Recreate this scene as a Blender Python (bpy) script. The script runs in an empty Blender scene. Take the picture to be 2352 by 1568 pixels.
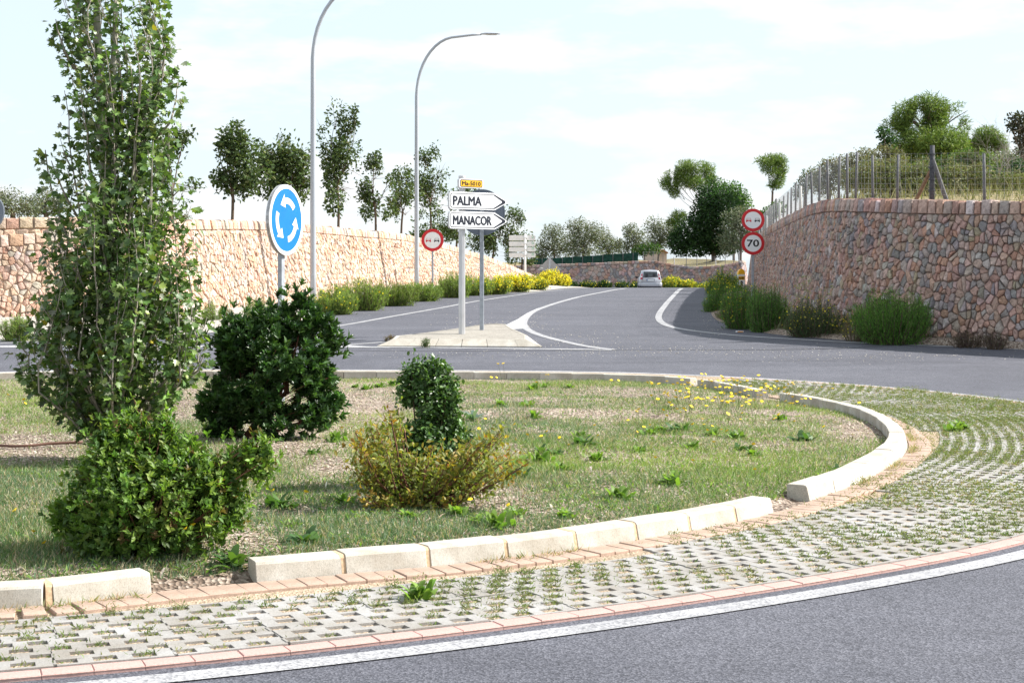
import bpy, bmesh, math, random, zlib
import numpy as np
from mathutils import Vector, Matrix, Euler

random.seed(7)
rng = np.random.default_rng(11)
scene = bpy.context.scene
COL = scene.collection

# ------------------------------------------------------------------ camera, sky, sun, exposure
F = 3500.0                      # focal length in picture widths of 2352
CAM_H = 1.6
cam_data = bpy.data.cameras.new("camera")
cam_data.sensor_width = 36.0
cam_data.lens = F / 2352.0 * 36.0
cam_data.shift_y = -(784.0 - 640.0) / 2352.0
cam_data.clip_start = 0.1
cam_data.clip_end = 3000.0
camera = bpy.data.objects.new("camera", cam_data)
camera.location = (0, 0, CAM_H)
camera.rotation_euler = (math.radians(90), 0, 0)
COL.objects.link(camera)
scene.camera = camera

SUN_AZ = math.atan2(0.985, 0.17)
SUN_EL = math.radians(40)
world = bpy.data.worlds.new("World")
scene.world = world
world.use_nodes = True
wn = world.node_tree.nodes
wl = world.node_tree.links
wn.clear()
w_out = wn.new("ShaderNodeOutputWorld")
w_bg = wn.new("ShaderNodeBackground")
w_sky = wn.new("ShaderNodeTexSky")
w_sky.sky_type = 'NISHITA'
w_sky.sun_disc = False
w_sky.sun_elevation = SUN_EL
w_sky.sun_rotation = SUN_AZ
w_sky.air_density = 1.0
w_sky.dust_density = 1.6
w_sky.ozone_density = 1.0
w_tc = wn.new("ShaderNodeTexCoord")
w_map = wn.new("ShaderNodeMapping")
w_map.inputs['Scale'].default_value = (5.0, 5.0, 17.0)
w_noise = wn.new("ShaderNodeTexNoise")
w_noise.inputs['Scale'].default_value = 1.7
w_noise.inputs['Detail'].default_value = 7.0
w_noise.inputs['Roughness'].default_value = 0.55
w_ramp = wn.new("ShaderNodeValToRGB")
w_ramp.color_ramp.elements[0].position = 0.47
w_ramp.color_ramp.elements[0].color = (0.0, 0.0, 0.0, 1)
w_ramp.color_ramp.elements[1].position = 0.62
w_ramp.color_ramp.elements[1].color = (0.9, 0.9, 0.9, 1)
w_mix = wn.new("ShaderNodeMixRGB")
w_mix.inputs['Color2'].default_value = (5.4, 5.45, 5.5, 1)
w_haze = wn.new("ShaderNodeMixRGB")
w_haze.inputs['Fac'].default_value = 0.74
w_haze.inputs['Color2'].default_value = (4.75, 5.42, 5.9, 1)
wl.new(w_tc.outputs['Generated'], w_map.inputs['Vector'])
wl.new(w_map.outputs['Vector'], w_noise.inputs['Vector'])
wl.new(w_noise.outputs['Fac'], w_ramp.inputs['Fac'])
wl.new(w_ramp.outputs['Color'], w_mix.inputs['Fac'])
wl.new(w_sky.outputs['Color'], w_haze.inputs['Color1'])
wl.new(w_haze.outputs['Color'], w_mix.inputs['Color1'])
wl.new(w_mix.outputs['Color'], w_bg.inputs['Color'])
w_bg.inputs['Strength'].default_value = 0.08
wl.new(w_bg.outputs['Background'], w_out.inputs['Surface'])

sun_data = bpy.data.lights.new("sun", 'SUN')
sun_data.energy = 4.1
sun_data.angle = math.radians(0.5)
sun_data.color = (1.0, 0.955, 0.89)
sun = bpy.data.objects.new("sun", sun_data)
S = Vector((math.sin(SUN_AZ) * math.cos(SUN_EL), math.cos(SUN_AZ) * math.cos(SUN_EL), math.sin(SUN_EL)))
sun.rotation_euler = (-S).to_track_quat('-Z', 'Y').to_euler()
COL.objects.link(sun)
scene.view_settings.view_transform = 'Standard'
scene.view_settings.look = 'None'
scene.view_settings.exposure = 1.33
scene.view_settings.gamma = 1.0
scene.view_settings.use_curve_mapping = False

# ------------------------------------------------------------------ helpers
_gy = np.array([-50, 15, 20, 22, 23, 25, 26.5, 28.5, 31, 35, 41, 47, 55, 62, 66, 70, 75, 85, 100, 113, 150, 250, 900.])
_gz = np.array([0, 0, 0, .01, .03, .10, .17, .30, .38, .49, .62, .73, .96, 1.13, 1.18, 1.19, 1.15, 1.0, .83, .72, .6, .5, .3])
_ys = np.arange(-50, 300, 0.5)
_zs = np.interp(_ys, _gy, _gz)
_k = np.exp(-0.5 * (np.arange(-6, 7) * 0.5 / 0.9) ** 2); _k /= _k.sum()
_zs = np.convolve(np.pad(_zs, 6, mode='edge'), _k, mode='valid')
def G(Y):
    return np.interp(Y, _ys, _zs)

def gp(x, y):
    """ground point seen at picture point x, y (picture 2352 wide)"""
    lo, hi = 4.0, 68.0
    for _ in range(50):
        m = 0.5 * (lo + hi)
        if 640 + F * (CAM_H - G(m)) / m > y: lo = m
        else: hi = m
    m = 0.5 * (lo + hi)
    return np.array([(x - 1176) / F * m, m])

def wp(x, y, Y):
    return Vector(((x - 1176) / F * Y, Y, CAM_H - (y - 640) / F * Y))

def spline(pts, step, closed=False):
    P = np.array(pts, float)
    n = len(P)
    out = []
    rngi = range(n if closed else n - 1)
    for i in rngi:
        if closed:
            p0, p1, p2, p3 = P[(i-1) % n], P[i], P[(i+1) % n], P[(i+2) % n]
        else:
            p1, p2 = P[i], P[i+1]
            p0 = P[i-1] if i > 0 else 2*p1 - p2
            p3 = P[i+2] if i + 2 < n else 2*p2 - p1
        for t in np.linspace(0, 1, 24, endpoint=False):
            out.append(0.5*((2*p1) + (-p0+p2)*t + (2*p0-5*p1+4*p2-p3)*t*t + (-p0+3*p1-3*p2+p3)*t**3))
    out.append(P[0] if closed else P[-1])
    Q = np.array(out)
    d = np.concatenate([[0], np.cumsum(np.linalg.norm(np.diff(Q[:, :2], axis=0), axis=1))])
    m = max(2, int(round(d[-1] / step)) + 1)
    s = np.linspace(0, d[-1], m)
    R = np.stack([np.interp(s, d, Q[:, j]) for j in range(Q.shape[1])], axis=1)
    return R, s

def tangents(R):
    T = np.gradient(R[:, :2], axis=0)
    return T / np.maximum(np.linalg.norm(T, axis=1, keepdims=True), 1e-9)

def vnoise(x, y, seed=0):
    x = np.asarray(x, float); y = np.asarray(y, float)
    xi = np.floor(x).astype(np.int64); yi = np.floor(y).astype(np.int64)
    fx = x - xi; fy = y - yi
    fx = fx*fx*(3-2*fx); fy = fy*fy*(3-2*fy)
    def h(a, b):
        n = (a*374761393 + b*668265263 + seed*974711) & 0x7fffffff
        n = ((n ^ (n >> 13)) * 1274126177) & 0x7fffffff
        return ((n ^ (n >> 16)) & 0xffff) / 65535.0
    return (h(xi, yi)*(1-fx) + h(xi+1, yi)*fx)*(1-fy) + (h(xi, yi+1)*(1-fx) + h(xi+1, yi+1)*fx)*fy

def new_mesh(name, verts, faces, smooth=False):
    me = bpy.data.meshes.new(name)
    me.from_pydata([tuple(v) for v in verts], [], [tuple(f) for f in faces])
    if smooth:
        me.polygons.foreach_set('use_smooth', [True] * len(me.polygons))
    me.update()
    return me

def obj(name, me, mat=None, parent=None, loc=None, rot=None):
    o = bpy.data.objects.new(name, me)
    COL.objects.link(o)
    if mat is not None and me is not None:
        if len(me.materials) == 0: me.materials.append(mat)
    if parent is not None: o.parent = parent
    if loc is not None: o.location = loc
    if rot is not None: o.rotation_euler = rot
    return o

def tag(o, label=None, cat=None, group=None, kind=None):
    if label: o['label'] = label
    if cat: o['category'] = cat
    if group: o['group'] = group
    if kind: o['kind'] = kind
    return o

def thing(name, label, cat, loc=(0, 0, 0), rz=0.0, group=None):
    o = bpy.data.objects.new(name, None)
    o.empty_display_size = 0.2
    COL.objects.link(o)
    o.location = loc
    o.rotation_euler = (0, 0, rz)
    return tag(o, label, cat, group)

class MB:
    """collects shapes into one mesh"""
    def __init__(s): s.v = []; s.f = []
    def add(s, V, Fc):
        n = len(s.v); s.v += [tuple(p) for p in V]; s.f += [tuple(i+n for i in f) for f in Fc]; return s
    def box(s, x0, x1, y0, y1, z0, z1, M=None):
        V = [Vector(p) for p in ((x0,y0,z0),(x1,y0,z0),(x1,y1,z0),(x0,y1,z0),(x0,y0,z1),(x1,y0,z1),(x1,y1,z1),(x0,y1,z1))]
        if M is not None: V = [M @ p for p in V]
        return s.add(V, [(0,3,2,1),(4,5,6,7),(0,1,5,4),(1,2,6,5),(2,3,7,6),(3,0,4,7)])
    def tube(s, pts, radii, n=6, caps=True):
        pts = [Vector(p) for p in pts]
        V = []; m = len(pts)
        for i, p in enumerate(pts):
            t = (pts[min(i+1, m-1)] - pts[max(i-1, 0)])
            if t.length < 1e-9: t = Vector((0, 0, 1))
            t.normalize()
            a = t.cross(Vector((0.3, 1, 0.1)) if abs(t.y) < 0.9 else Vector((1, 0, 0.1))).normalized()
            b = t.cross(a)
            for k in range(n):
                an = 2*math.pi*k/n
                V.append(p + (a*math.cos(an) + b*math.sin(an))*radii[i])
        Fc = []
        for i in range(m-1):
            for k in range(n):
                Fc.append((i*n+k, i*n+(k+1) % n, (i+1)*n+(k+1) % n, (i+1)*n+k))
        if caps:
            Fc.append(tuple(range(n-1, -1, -1))); Fc.append(tuple((m-1)*n+k for k in range(n)))
        return s.add(V, Fc)
    def prism(s, outline, y0, y1):
        """outline in (x, z); extruded from y0 (front) to y1"""
        n = len(outline)
        V = [(x, y0, z) for x, z in outline] + [(x, y1, z) for x, z in outline]
        Fc = [tuple(range(n)), tuple(range(2*n-1, n-1, -1))]
        Fc += [(i, i+n, (i+1) % n + n, (i+1) % n) for i in range(n)]
        return s.add(V, Fc)
    def ring(s, ro, ri, y0, y1, n=48, cx=0, cz=0):
        V = []
        for k in range(n):
            a = 2*math.pi*k/n; c, si = math.cos(a), math.sin(a)
            V += [(cx+ro*c, y0, cz+ro*si), (cx+ri*c, y0, cz+ri*si), (cx+ro*c, y1, cz+ro*si), (cx+ri*c, y1, cz+ri*si)]
        Fc = []
        for k in range(n):
            a = 4*k; b = 4*((k+1) % n)
            Fc += [(a, b, b+1, a+1), (a+2, a+3, b+3, b+2), (a, a+2, b+2, b), (a+1, b+1, b+3, a+3)]
        return s.add(V, Fc)
    def build(s, name, mat, parent=None, smooth=False, **kw):
        return obj(name, new_mesh(name, s.v, s.f, smooth), mat, parent, **kw)

def circle(r, n=48, cx=0, cz=0, rz=None):
    rz = r if rz is None else rz
    return [(cx + r*math.cos(2*math.pi*k/n), cz + rz*math.sin(2*math.pi*k/n)) for k in range(n)]

def round_rect(w, h, r, n=5):
    P = []
    for cx, cz, a0 in ((w/2-r, h/2-r, 0), (-w/2+r, h/2-r, 90), (-w/2+r, -h/2+r, 180), (w/2-r, -h/2+r, 270)):
        for k in range(n):
            a = math.radians(a0 + 90*k/(n-1)); P.append((cx + r*math.cos(a), cz + r*math.sin(a)))
    return P

def bevel(o, w, seg=2):
    m = o.modifiers.new("edge", 'BEVEL'); m.width = w; m.segments = seg; m.limit_method = 'ANGLE'
    return o

# ------------------------------------------------------------------ materials
def mat_base(name, rough=0.8, spec=0.3, metal=0.0):
    m = bpy.data.materials.new(name); m.use_nodes = True
    b = m.node_tree.nodes['Principled BSDF']
    b.inputs['Roughness'].default_value = rough
    b.inputs['Specular IOR Level'].default_value = spec
    b.inputs['Metallic'].default_value = metal
    return m, m.node_tree.nodes, m.node_tree.links, b

def plain(name, col, rough=0.6, spec=0.3, metal=0.0, var=0.12, scale=8.0, bump=0.0):
    m, n, l, b = mat_base(name, rough, spec, metal)
    tc = n.new("ShaderNodeTexCoord")
    no = n.new("ShaderNodeTexNoise"); no.inputs['Scale'].default_value = scale; no.inputs['Detail'].default_value = 6
    l.new(tc.outputs['Object'], no.inputs['Vector'])
    r = n.new("ShaderNodeValToRGB")
    r.color_ramp.elements[0].position = 0.3; r.color_ramp.elements[1].position = 0.7
    r.color_ramp.elements[0].color = tuple(c*(1-var) for c in col) + (1,)
    r.color_ramp.elements[1].color = tuple(min(1, c*(1+var)) for c in col) + (1,)
    l.new(no.outputs['Fac'], r.inputs['Fac']); l.new(r.outputs['Color'], b.inputs['Base Color'])
    if bump:
        bp = n.new("ShaderNodeBump"); bp.inputs['Strength'].default_value = bump; bp.inputs['Distance'].default_value = 0.02
        l.new(no.outputs['Fac'], bp.inputs['Height']); l.new(bp.outputs['Normal'], b.inputs['Normal'])
    return m

def speckle(name, cols, scale1, scale2, rough=0.9, bump=0.4, dist=0.01, wear=None, spec=0.25):
    """two-scale grain: fine chips of cols[0..2], large soft patches between cols[3] multipliers"""
    m, n, l, b = mat_base(name, rough, spec)
    tc = n.new("ShaderNodeTexCoord")
    v = n.new("ShaderNodeTexVoronoi"); v.inputs['Scale'].default_value = scale1
    l.new(tc.outputs['Object'], v.inputs['Vector'])
    r = n.new("ShaderNodeValToRGB")
    e = r.color_ramp.elements
    e[0].position = 0.0; e[0].color = cols[0] + (1,)
    e[1].position = 1.0; e[1].color = cols[2] + (1,)
    k = e.new(0.5); k.color = cols[1] + (1,)
    sp = n.new("ShaderNodeSeparateColor")
    l.new(v.outputs['Color'], sp.inputs['Color']); l.new(sp.outputs['Red'], r.inputs['Fac'])
    no = n.new("ShaderNodeTexNoise"); no.inputs['Scale'].default_value = scale2; no.inputs['Detail'].default_value = 8
    no.inputs['Roughness'].default_value = 0.6
    l.new(tc.outputs['Object'], no.inputs['Vector'])
    r2 = n.new("ShaderNodeValToRGB")
    r2.color_ramp.elements[0].position = 0.3; r2.color_ramp.elements[1].position = 0.72
    r2.color_ramp.elements[0].color = cols[3] + (1,); r2.color_ramp.elements[1].color = cols[4] + (1,)
    l.new(no.outputs['Fac'], r2.inputs['Fac'])
    mx = n.new("ShaderNodeMixRGB"); mx.blend_type = 'MULTIPLY'; mx.inputs['Fac'].default_value = 1
    l.new(r.outputs['Color'], mx.inputs['Color1']); l.new(r2.outputs['Color'], mx.inputs['Color2'])
    l.new(mx.outputs['Color'], b.inputs['Base Color'])
    bp = n.new("ShaderNodeBump"); bp.inputs['Strength'].default_value = bump; bp.inputs['Distance'].default_value = dist
    l.new(v.outputs['Distance'], bp.inputs['Height']); l.new(bp.outputs['Normal'], b.inputs['Normal'])
    return m

def tinted(name, rough=0.85, spec=0.2, scale=14.0, lo=0.65, hi=1.2, bump=0.6, dist=0.02):
    """colour per piece from the attribute 'tint', grain from noise"""
    m, n, l, b = mat_base(name, rough, spec)
    at = n.new("ShaderNodeAttribute"); at.attribute_name = 'tint'
    tc = n.new("ShaderNodeTexCoord")
    no = n.new("ShaderNodeTexNoise"); no.inputs['Scale'].default_value = scale; no.inputs['Detail'].default_value = 9
    no.inputs['Roughness'].default_value = 0.65
    l.new(tc.outputs['Object'], no.inputs['Vector'])
    r = n.new("ShaderNodeValToRGB")
    r.color_ramp.elements[0].position = 0.32; r.color_ramp.elements[1].position = 0.68
    r.color_ramp.elements[0].color = (lo, lo, lo, 1); r.color_ramp.elements[1].color = (hi, hi, hi, 1)
    l.new(no.outputs['Fac'], r.inputs['Fac'])
    mx = n.new("ShaderNodeMixRGB"); mx.blend_type = 'MULTIPLY'; mx.inputs['Fac'].default_value = 1
    l.new(at.outputs['Color'], mx.inputs['Color1']); l.new(r.outputs['Color'], mx.inputs['Color2'])
    # pale lichen blotches and long stains at a larger scale
    geo = n.new("ShaderNodeNewGeometry")
    n2 = n.new("ShaderNodeTexNoise"); n2.inputs['Scale'].default_value = 1.1; n2.inputs['Detail'].default_value = 7; n2.inputs['Roughness'].default_value = .7
    l.new(geo.outputs['Position'], n2.inputs['Vector'])
    r2 = n.new("ShaderNodeValToRGB"); r2.color_ramp.elements[0].position = .35; r2.color_ramp.elements[1].position = .65
    r2.color_ramp.elements[0].color = (.84, .83, .84, 1); r2.color_ramp.elements[1].color = (1.14, 1.12, 1.10, 1)
    l.new(n2.outputs['Fac'], r2.inputs['Fac'])
    mx2 = n.new("ShaderNodeMixRGB"); mx2.blend_type = 'MULTIPLY'; mx2.inputs['Fac'].default_value = 1
    l.new(mx.outputs['Color'], mx2.inputs['Color1']); l.new(r2.outputs['Color'], mx2.inputs['Color2'])
    l.new(mx2.outputs['Color'], b.inputs['Base Color'])
    if bump:
        bp = n.new("ShaderNodeBump"); bp.inputs['Strength'].default_value = bump; bp.inputs['Distance'].default_value = dist
        l.new(no.outputs['Fac'], bp.inputs['Height']); l.new(bp.outputs['Normal'], b.inputs['Normal'])
    return m

def leafmat(name, rough=0.45, spec=0.4, trans=0.3, tcol=(1.15, 1.25, 0.5)):
    m, n, l, b = mat_base(name, rough, spec)
    at = n.new("ShaderNodeAttribute"); at.attribute_name = 'tint'
    l.new(at.outputs['Color'], b.inputs['Base Color'])
    tr = n.new("ShaderNodeBsdfTranslucent")
    mx = n.new("ShaderNodeMixRGB"); mx.blend_type = 'MULTIPLY'; mx.inputs['Fac'].default_value = 1
    mx.inputs['Color2'].default_value = tcol + (1,)
    l.new(at.outputs['Color'], mx.inputs['Color1']); l.new(mx.outputs['Color'], tr.inputs['Color'])
    ms = n.new("ShaderNodeMixShader"); ms.inputs['Fac'].default_value = trans
    l.new(b.outputs['BSDF'], ms.inputs[1]); l.new(tr.outputs['BSDF'], ms.inputs[2])
    l.new(ms.outputs['Shader'], n['Material Output'].inputs['Surface'])
    return m

M = {}
M['asphalt'] = speckle('asphalt', [(.043,.045,.055), (.080,.083,.100), (.145,.148,.170), (.88,.88,.90), (1.09,1.09,1.11)], 110, 0.35, 0.82, 0.5, 0.006, spec=0.35)
def weather(m, scale, lo, hi, stretch=(1, 1, 1)):
    n, l = m.node_tree.nodes, m.node_tree.links
    b = n['Principled BSDF']; src = b.inputs['Base Color'].links[0].from_socket
    geo = n.new("ShaderNodeNewGeometry"); mp = n.new("ShaderNodeMapping"); mp.inputs['Scale'].default_value = stretch
    no = n.new("ShaderNodeTexNoise"); no.inputs['Scale'].default_value = scale; no.inputs['Detail'].default_value = 9; no.inputs['Roughness'].default_value = .62
    no.inputs['Distortion'].default_value = .6
    l.new(geo.outputs['Position'], mp.inputs['Vector']); l.new(mp.outputs['Vector'], no.inputs['Vector'])
    r = n.new("ShaderNodeValToRGB"); r.color_ramp.elements[0].position = .36; r.color_ramp.elements[1].position = .64
    r.color_ramp.elements[0].color = lo + (1,); r.color_ramp.elements[1].color = hi + (1,)
    l.new(no.outputs['Fac'], r.inputs['Fac'])
    mx = n.new("ShaderNodeMixRGB"); mx.blend_type = 'MULTIPLY'; mx.inputs['Fac'].default_value = 1
    l.new(src, mx.inputs['Color1']); l.new(r.outputs['Color'], mx.inputs['Color2']); l.new(mx.outputs['Color'], b.inputs['Base Color'])
    return m
weather(M['asphalt'], .55, (.86, .86, .87), (1.12, 1.11, 1.10), (.35, 1.2, 1))
weather(M['asphalt'], 3.0, (.92, .92, .92), (1.07, 1.07, 1.07))
M['paint'] = speckle('road_paint', [(.24,.24,.25), (.43,.43,.44), (.52,.52,.52), (.80,.80,.82), (1,1,1)], 90, 6, 0.7, 0.3, 0.004)
M['old_paint'] = speckle('worn_road_paint', [(.20,.20,.21), (.55,.55,.56), (.68,.68,.69), (.75,.75,.77), (1,1,1)], 45, 3, 0.75, 0.3, 0.004)
M['kerb'] = speckle('kerb_concrete', [(.40,.39,.365), (.50,.49,.46), (.55,.535,.505), (.78,.73,.66), (1.04,1.03,1.0)], 160, 3.5, 0.85, 0.25, 0.003)
M['mortar_joint'] = plain('sandy_mortar', (.50,.36,.23), 0.9, var=.25, scale=60)
M['brick'] = speckle('pink_brick', [(.43,.27,.24), (.49,.315,.28), (.54,.36,.325), (.85,.85,.85), (1.06,1.05,1.05)], 220, 3, 0.85, 0.2, 0.002)
M['inner_brick'] = speckle('sandy_pink_brick', [(.37,.265,.205), (.43,.315,.25), (.48,.36,.29), (.66,.66,.64), (1.08,1.06,1.06)], 220, 4, 0.85, 0.2, 0.002)
M['paver'] = speckle('paver_concrete', [(.265,.265,.27), (.315,.315,.325), (.36,.36,.365), (.86,.81,.72), (1.08,1.08,1.07)], 220, 4, 0.88, 0.25, 0.002)
weather(M['kerb'], 2.2, (.86, .83, .79), (1.12, 1.12, 1.12))
weather(M['paver'], 1.3, (.80, .77, .72), (1.08, 1.08, 1.08))
weather(M['paint'], 2.5, (.72, .72, .73), (1.0, 1.0, 1.0))
M['soil'] = speckle('bark_mulch_soil', [(.10,.072,.055), (.29,.23,.185), (.52,.46,.40), (.62,.58,.55), (1.12,1.10,1.08)], 44, 0.9, 0.95, 0.9, 0.02)
M['hole_soil'] = speckle('sandy_soil', [(.26,.20,.14), (.42,.33,.245), (.54,.45,.35), (.7,.68,.64), (1.1,1.08,1.05)], 90, 2, 0.95, 0.8, 0.01)
M['gravel'] = speckle('pale_gravel', [(.30,.28,.25), (.46,.43,.39), (.62,.59,.55), (.7,.68,.65), (1.08,1.08,1.06)], 28, 0.8, 0.95, 0.9, 0.02)
M['dry_land'] = speckle('dry_field', [(.16,.13,.07), (.24,.20,.11), (.33,.28,.17), (.7,.75,.6), (1.1,1.05,1.0)], 12, 0.1, 0.95, 0.5, 0.03)
M['stone'] = tinted('wall_stone', 0.9, 0.15, 13.0, 0.55, 1.30, 1.0, 0.04)
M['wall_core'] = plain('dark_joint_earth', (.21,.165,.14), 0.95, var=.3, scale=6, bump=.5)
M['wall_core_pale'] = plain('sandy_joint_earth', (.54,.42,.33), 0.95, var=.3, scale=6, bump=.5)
M['steel'] = plain('galvanised_steel', (.40,.425,.465), 0.5, 0.5, 0.3, .05, 1.2)
M['post_steel'] = plain('grey_post_steel', (.34,.37,.41), 0.55, 0.4, 0.25, .16, 14)
M['alu'] = plain('pale_aluminium', (.62,.62,.63), 0.38, 0.5, 0.45, .08, 4)
M['sign_back'] = plain('grey_sign_back', (.16,.185,.225), 0.6, 0.3, 0.0, .05, 3)
M['white'] = plain('white_sheeting', (.78,.79,.80), 0.45, 0.4, 0, .03, 5)
M['blue'] = plain('blue_sheeting', (.006,.155,.47), 0.4, 0.4, 0, .05, 5)
M['red'] = plain('red_sheeting', (.55,.018,.025), 0.45, 0.4, 0, .05, 5)
M['black'] = plain('black_print', (.012,.013,.018), 0.5, 0.3, 0, .1, 5)
M['navy'] = plain('dark_blue_print', (.018,.022,.035), 0.5, 0.3, 0, .1, 5)
M['yellow'] = plain('yellow_sheeting', (.85,.46,.02), 0.45, 0.4, 0, .04, 5)
M['pale_sign'] = plain('pale_sign_back', (.76,.75,.74), 0.5, 0.4, 0.0, .05, 4)
M['green_print'] = plain('green_sticker', (.10,.45,.22), 0.5)
M['post_wood'] = plain('weathered_post', (.15,.148,.155), 0.85, 0.2, 0, .25, 20, .3)
M['dark_post'] = plain('dark_tarred_post', (.075,.075,.085), 0.8, 0.2, 0, .35, 20, .3)
M['brown_post'] = plain('brown_prop', (.22,.13,.08), 0.85, 0.2, 0, .25, 20, .3)
M['wire'] = plain('fence_wire', (.40,.41,.42), 0.5, 0.4, 0.4, .05, 5)
M['net'] = plain('green_shade_net', (.018,.055,.04), 0.9, 0.1, 0, .35, 3)
M['bark_pale'] = plain('pale_bark', (.36,.34,.29), 0.85, 0.2, 0, .25, 25, .4)
M['bark'] = plain('brown_bark', (.13,.095,.07), 0.9, 0.15, 0, .3, 25, .4)
M['bark_red'] = plain('red_brown_bark', (.16,.075,.05), 0.8, 0.2, 0, .3, 25, .4)
M['twig'] = plain('grey_twig', (.30,.27,.23), 0.85, 0.2, 0, .2, 15)
M['carpaint'] = plain('silver_paint', (.50,.51,.55), 0.28, 0.6, 0.55, .03, 2)
M['glass'] = plain('dark_car_glass', (.035,.045,.05), 0.08, 0.7, 0, .2, 2)
M['tyre'] = plain('tyre_rubber', (.018,.018,.02), 0.85)
M['tail'] = plain('red_lamp_lens', (.50,.015,.04), 0.2, 0.6)
M['plastic'] = plain('black_plastic', (.025,.026,.03), 0.6)
M['rim'] = plain('wheel_rim', (.35,.35,.37), 0.35, 0.5, 0.6)
M['hose'] = plain('brown_hose', (.14,.075,.055), 0.6)
M['orange'] = plain('orange_reflector', (.80,.28,.03), 0.4)
M['plaster'] = plain('pink_plaster', (.52,.40,.33), 0.9, var=.1)
M['rooftile'] = plain('clay_rooftile', (.40,.22,.15), 0.9, var=.2, scale=20)
M['seam'] = plain('bitumen_seam', (.02,.02,.022), 0.7)
M['petal'] = plain('yellow_petal', (.85,.60,.02), 0.6, var=.1)
M['leaf_glossy'] = leafmat('glossy_leaf', 0.40, 0.45, 0.28)
M['leaf'] = leafmat('soft_leaf', 0.5, 0.35, 0.42)
M['leaf_dull'] = leafmat('dull_leaf', 0.7, 0.2, 0.25)
M['grass'] = leafmat('grass_blade', 0.55, 0.25, 0.35)
M['needle'] = leafmat('pine_needle', 0.6, 0.25, 0.25)

# ------------------------------------------------------------------ ground and road sheets
def sheet(name, xs, ys, zf, mat):
    V = [(x, y, zf(x, y)) for y in ys for x in xs]
    nx = len(xs); Fc = []
    for j in range(len(ys)-1):
        for i in range(nx-1):
            a = j*nx+i; Fc.append((a, a+1, a+nx+1, a+nx))
    return tag(obj(name, new_mesh(name, V, Fc, True), mat), kind='structure')

rows = list(np.arange(-40, 170.01, 0.5))
sheet('ground', [-900, -120, 0, 120, 900], [-600, -200] + rows + [220, 300, 500, 900], lambda x, y: float(G(y)) - 0.06, M['dry_land'])
sheet('road', [-60, -30, 0, 30, 60], rows, lambda x, y: float(G(y)), M['asphalt'])

def ribbon_mesh(P, offs0, offs1, z, nrm=None):
    T = tangents(P); N = np.stack([T[:, 1], -T[:, 0]], axis=1)      # right-hand side
    V = []; n = len(P)
    for i in range(n):
        for o_ in (offs0, offs1):
            oo = o_[i] if hasattr(o_, '__len__') else o_
            q = P[i, :2] + N[i]*oo
            V.append((q[0], q[1], float(G(q[1])) + z))
    Fc = [(2*i, 2*i+1, 2*i+3, 2*i+2) for i in range(n-1)]
    return new_mesh('strip', V, Fc)

def line(name, img, width, mat='paint', z=0.006, ground=False):
    pts = img if ground else [gp(x, y) for x, y in img]
    P, _ = spline(pts, 0.3)
    w = width
    o = obj(name, ribbon_mesh(P, -w/2, w/2, z), M[mat])
    return tag(o, kind='structure')

def patch(name, img, mat, z):
    pts = [gp(x, y) for x, y in img]
    bm = bmesh.new()
    vs = [bm.verts.new((p[0], p[1], 0)) for p in pts]
    bm.faces.new(vs)
    bmesh.ops.triangulate(bm, faces=bm.faces[:])
    for _ in range(3):
        bmesh.ops.subdivide_edges(bm, edges=[e for e in bm.edges if e.calc_length() > 0.6], cuts=1)
    bmesh.ops.triangulate(bm, faces=bm.faces[:])
    for v in bm.verts: v.co.z = float(G(v.co.y)) + z
    bmesh.ops.recalc_face_normals(bm, faces=bm.faces[:])
    me = bpy.data.meshes.new(name); bm.to_mesh(me); bm.free()
    return tag(obj(name, me, M[mat]), kind='structure')

# ------------------------------------------------------------------ the two rings: outer brick edge and kerb
def gph(x, y, h):
    Y = F*(CAM_H-h)/(y-640)
    return np.array([(x-1176)/F*Y, Y])
ring_pts = [(-7.5, 5.15), (-4.6, 5.3)] + [gph(x, y, .024) for x, y in
    ((0, 1556), (161, 1541), (415, 1519), (574, 1505), (784, 1477), (1018, 1454), (1268, 1419), (1569, 1381), (1711, 1357), (1901, 1328.6), (2101, 1293.5), (2352, 1242))] + \
    [(4.6, 11.0), (5.75, 13.2), (6.5, 15.8), (6.75, 17.8), (6.5, 19.6), (6.0, 21), (5.3, 22.1), (4.3, 23.05), (2.9, 23.9), (1.0, 24.5), (-2.7, 24.75), (-7.7, 24.6), (-11.2, 22), (-12.8, 16), (-11.8, 9)]
RING, ring_s = spline(ring_pts, 0.1, closed=True)
def smooth_closed(R, sig):
    n = len(R)-1; k = int(3*sig)+1
    w = np.exp(-.5*(np.arange(-k, k+1)/sig)**2); w /= w.sum()
    out = np.stack([np.convolve(np.concatenate([R[n-k:n, j], R[:n, j], R[:k, j]]), w, mode='valid') for j in range(2)], axis=1)
    out = np.concatenate([out, out[:1]])
    return out, np.concatenate([[0], np.cumsum(np.linalg.norm(np.diff(out, axis=0), axis=1))])
RING, ring_s = smooth_closed(RING, 5.0)
_no = [(0, 1400), (130, 1388), (355, 1362), (590, 1337), (980, 1303), (1300, 1266), (1600, 1217), (1770, 1180), (1850, 1152), (1960, 1113)]
kp = [gph(x, y, .025) for x, y in _no]
_in = np.array([-.45, .85]) * 0.10
kp = [p + _in for p in kp]
kerb_pts = [(-8.2, 8.6), (-5.2, 7.25)] + kp + [(3.22, 13.15), (3.62, 14.3), (3.86, 15.5), (3.98, 16.7), (3.97, 17.8), (3.83, 18.6), (3.62, 19.35), (3.38, 19.95), (2.72, 22.1)] + \
    [(1.6, 22.95), (0, 23.3), (-2.7, 23.45), (-7.7, 23.2), (-10.3, 20.5), (-11.4, 15.5), (-10.6, 11)]
KERB, kerb_s = spline(kerb_pts, 0.05, closed=True)
KERB, kerb_s = smooth_closed(KERB, 5.0)
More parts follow.
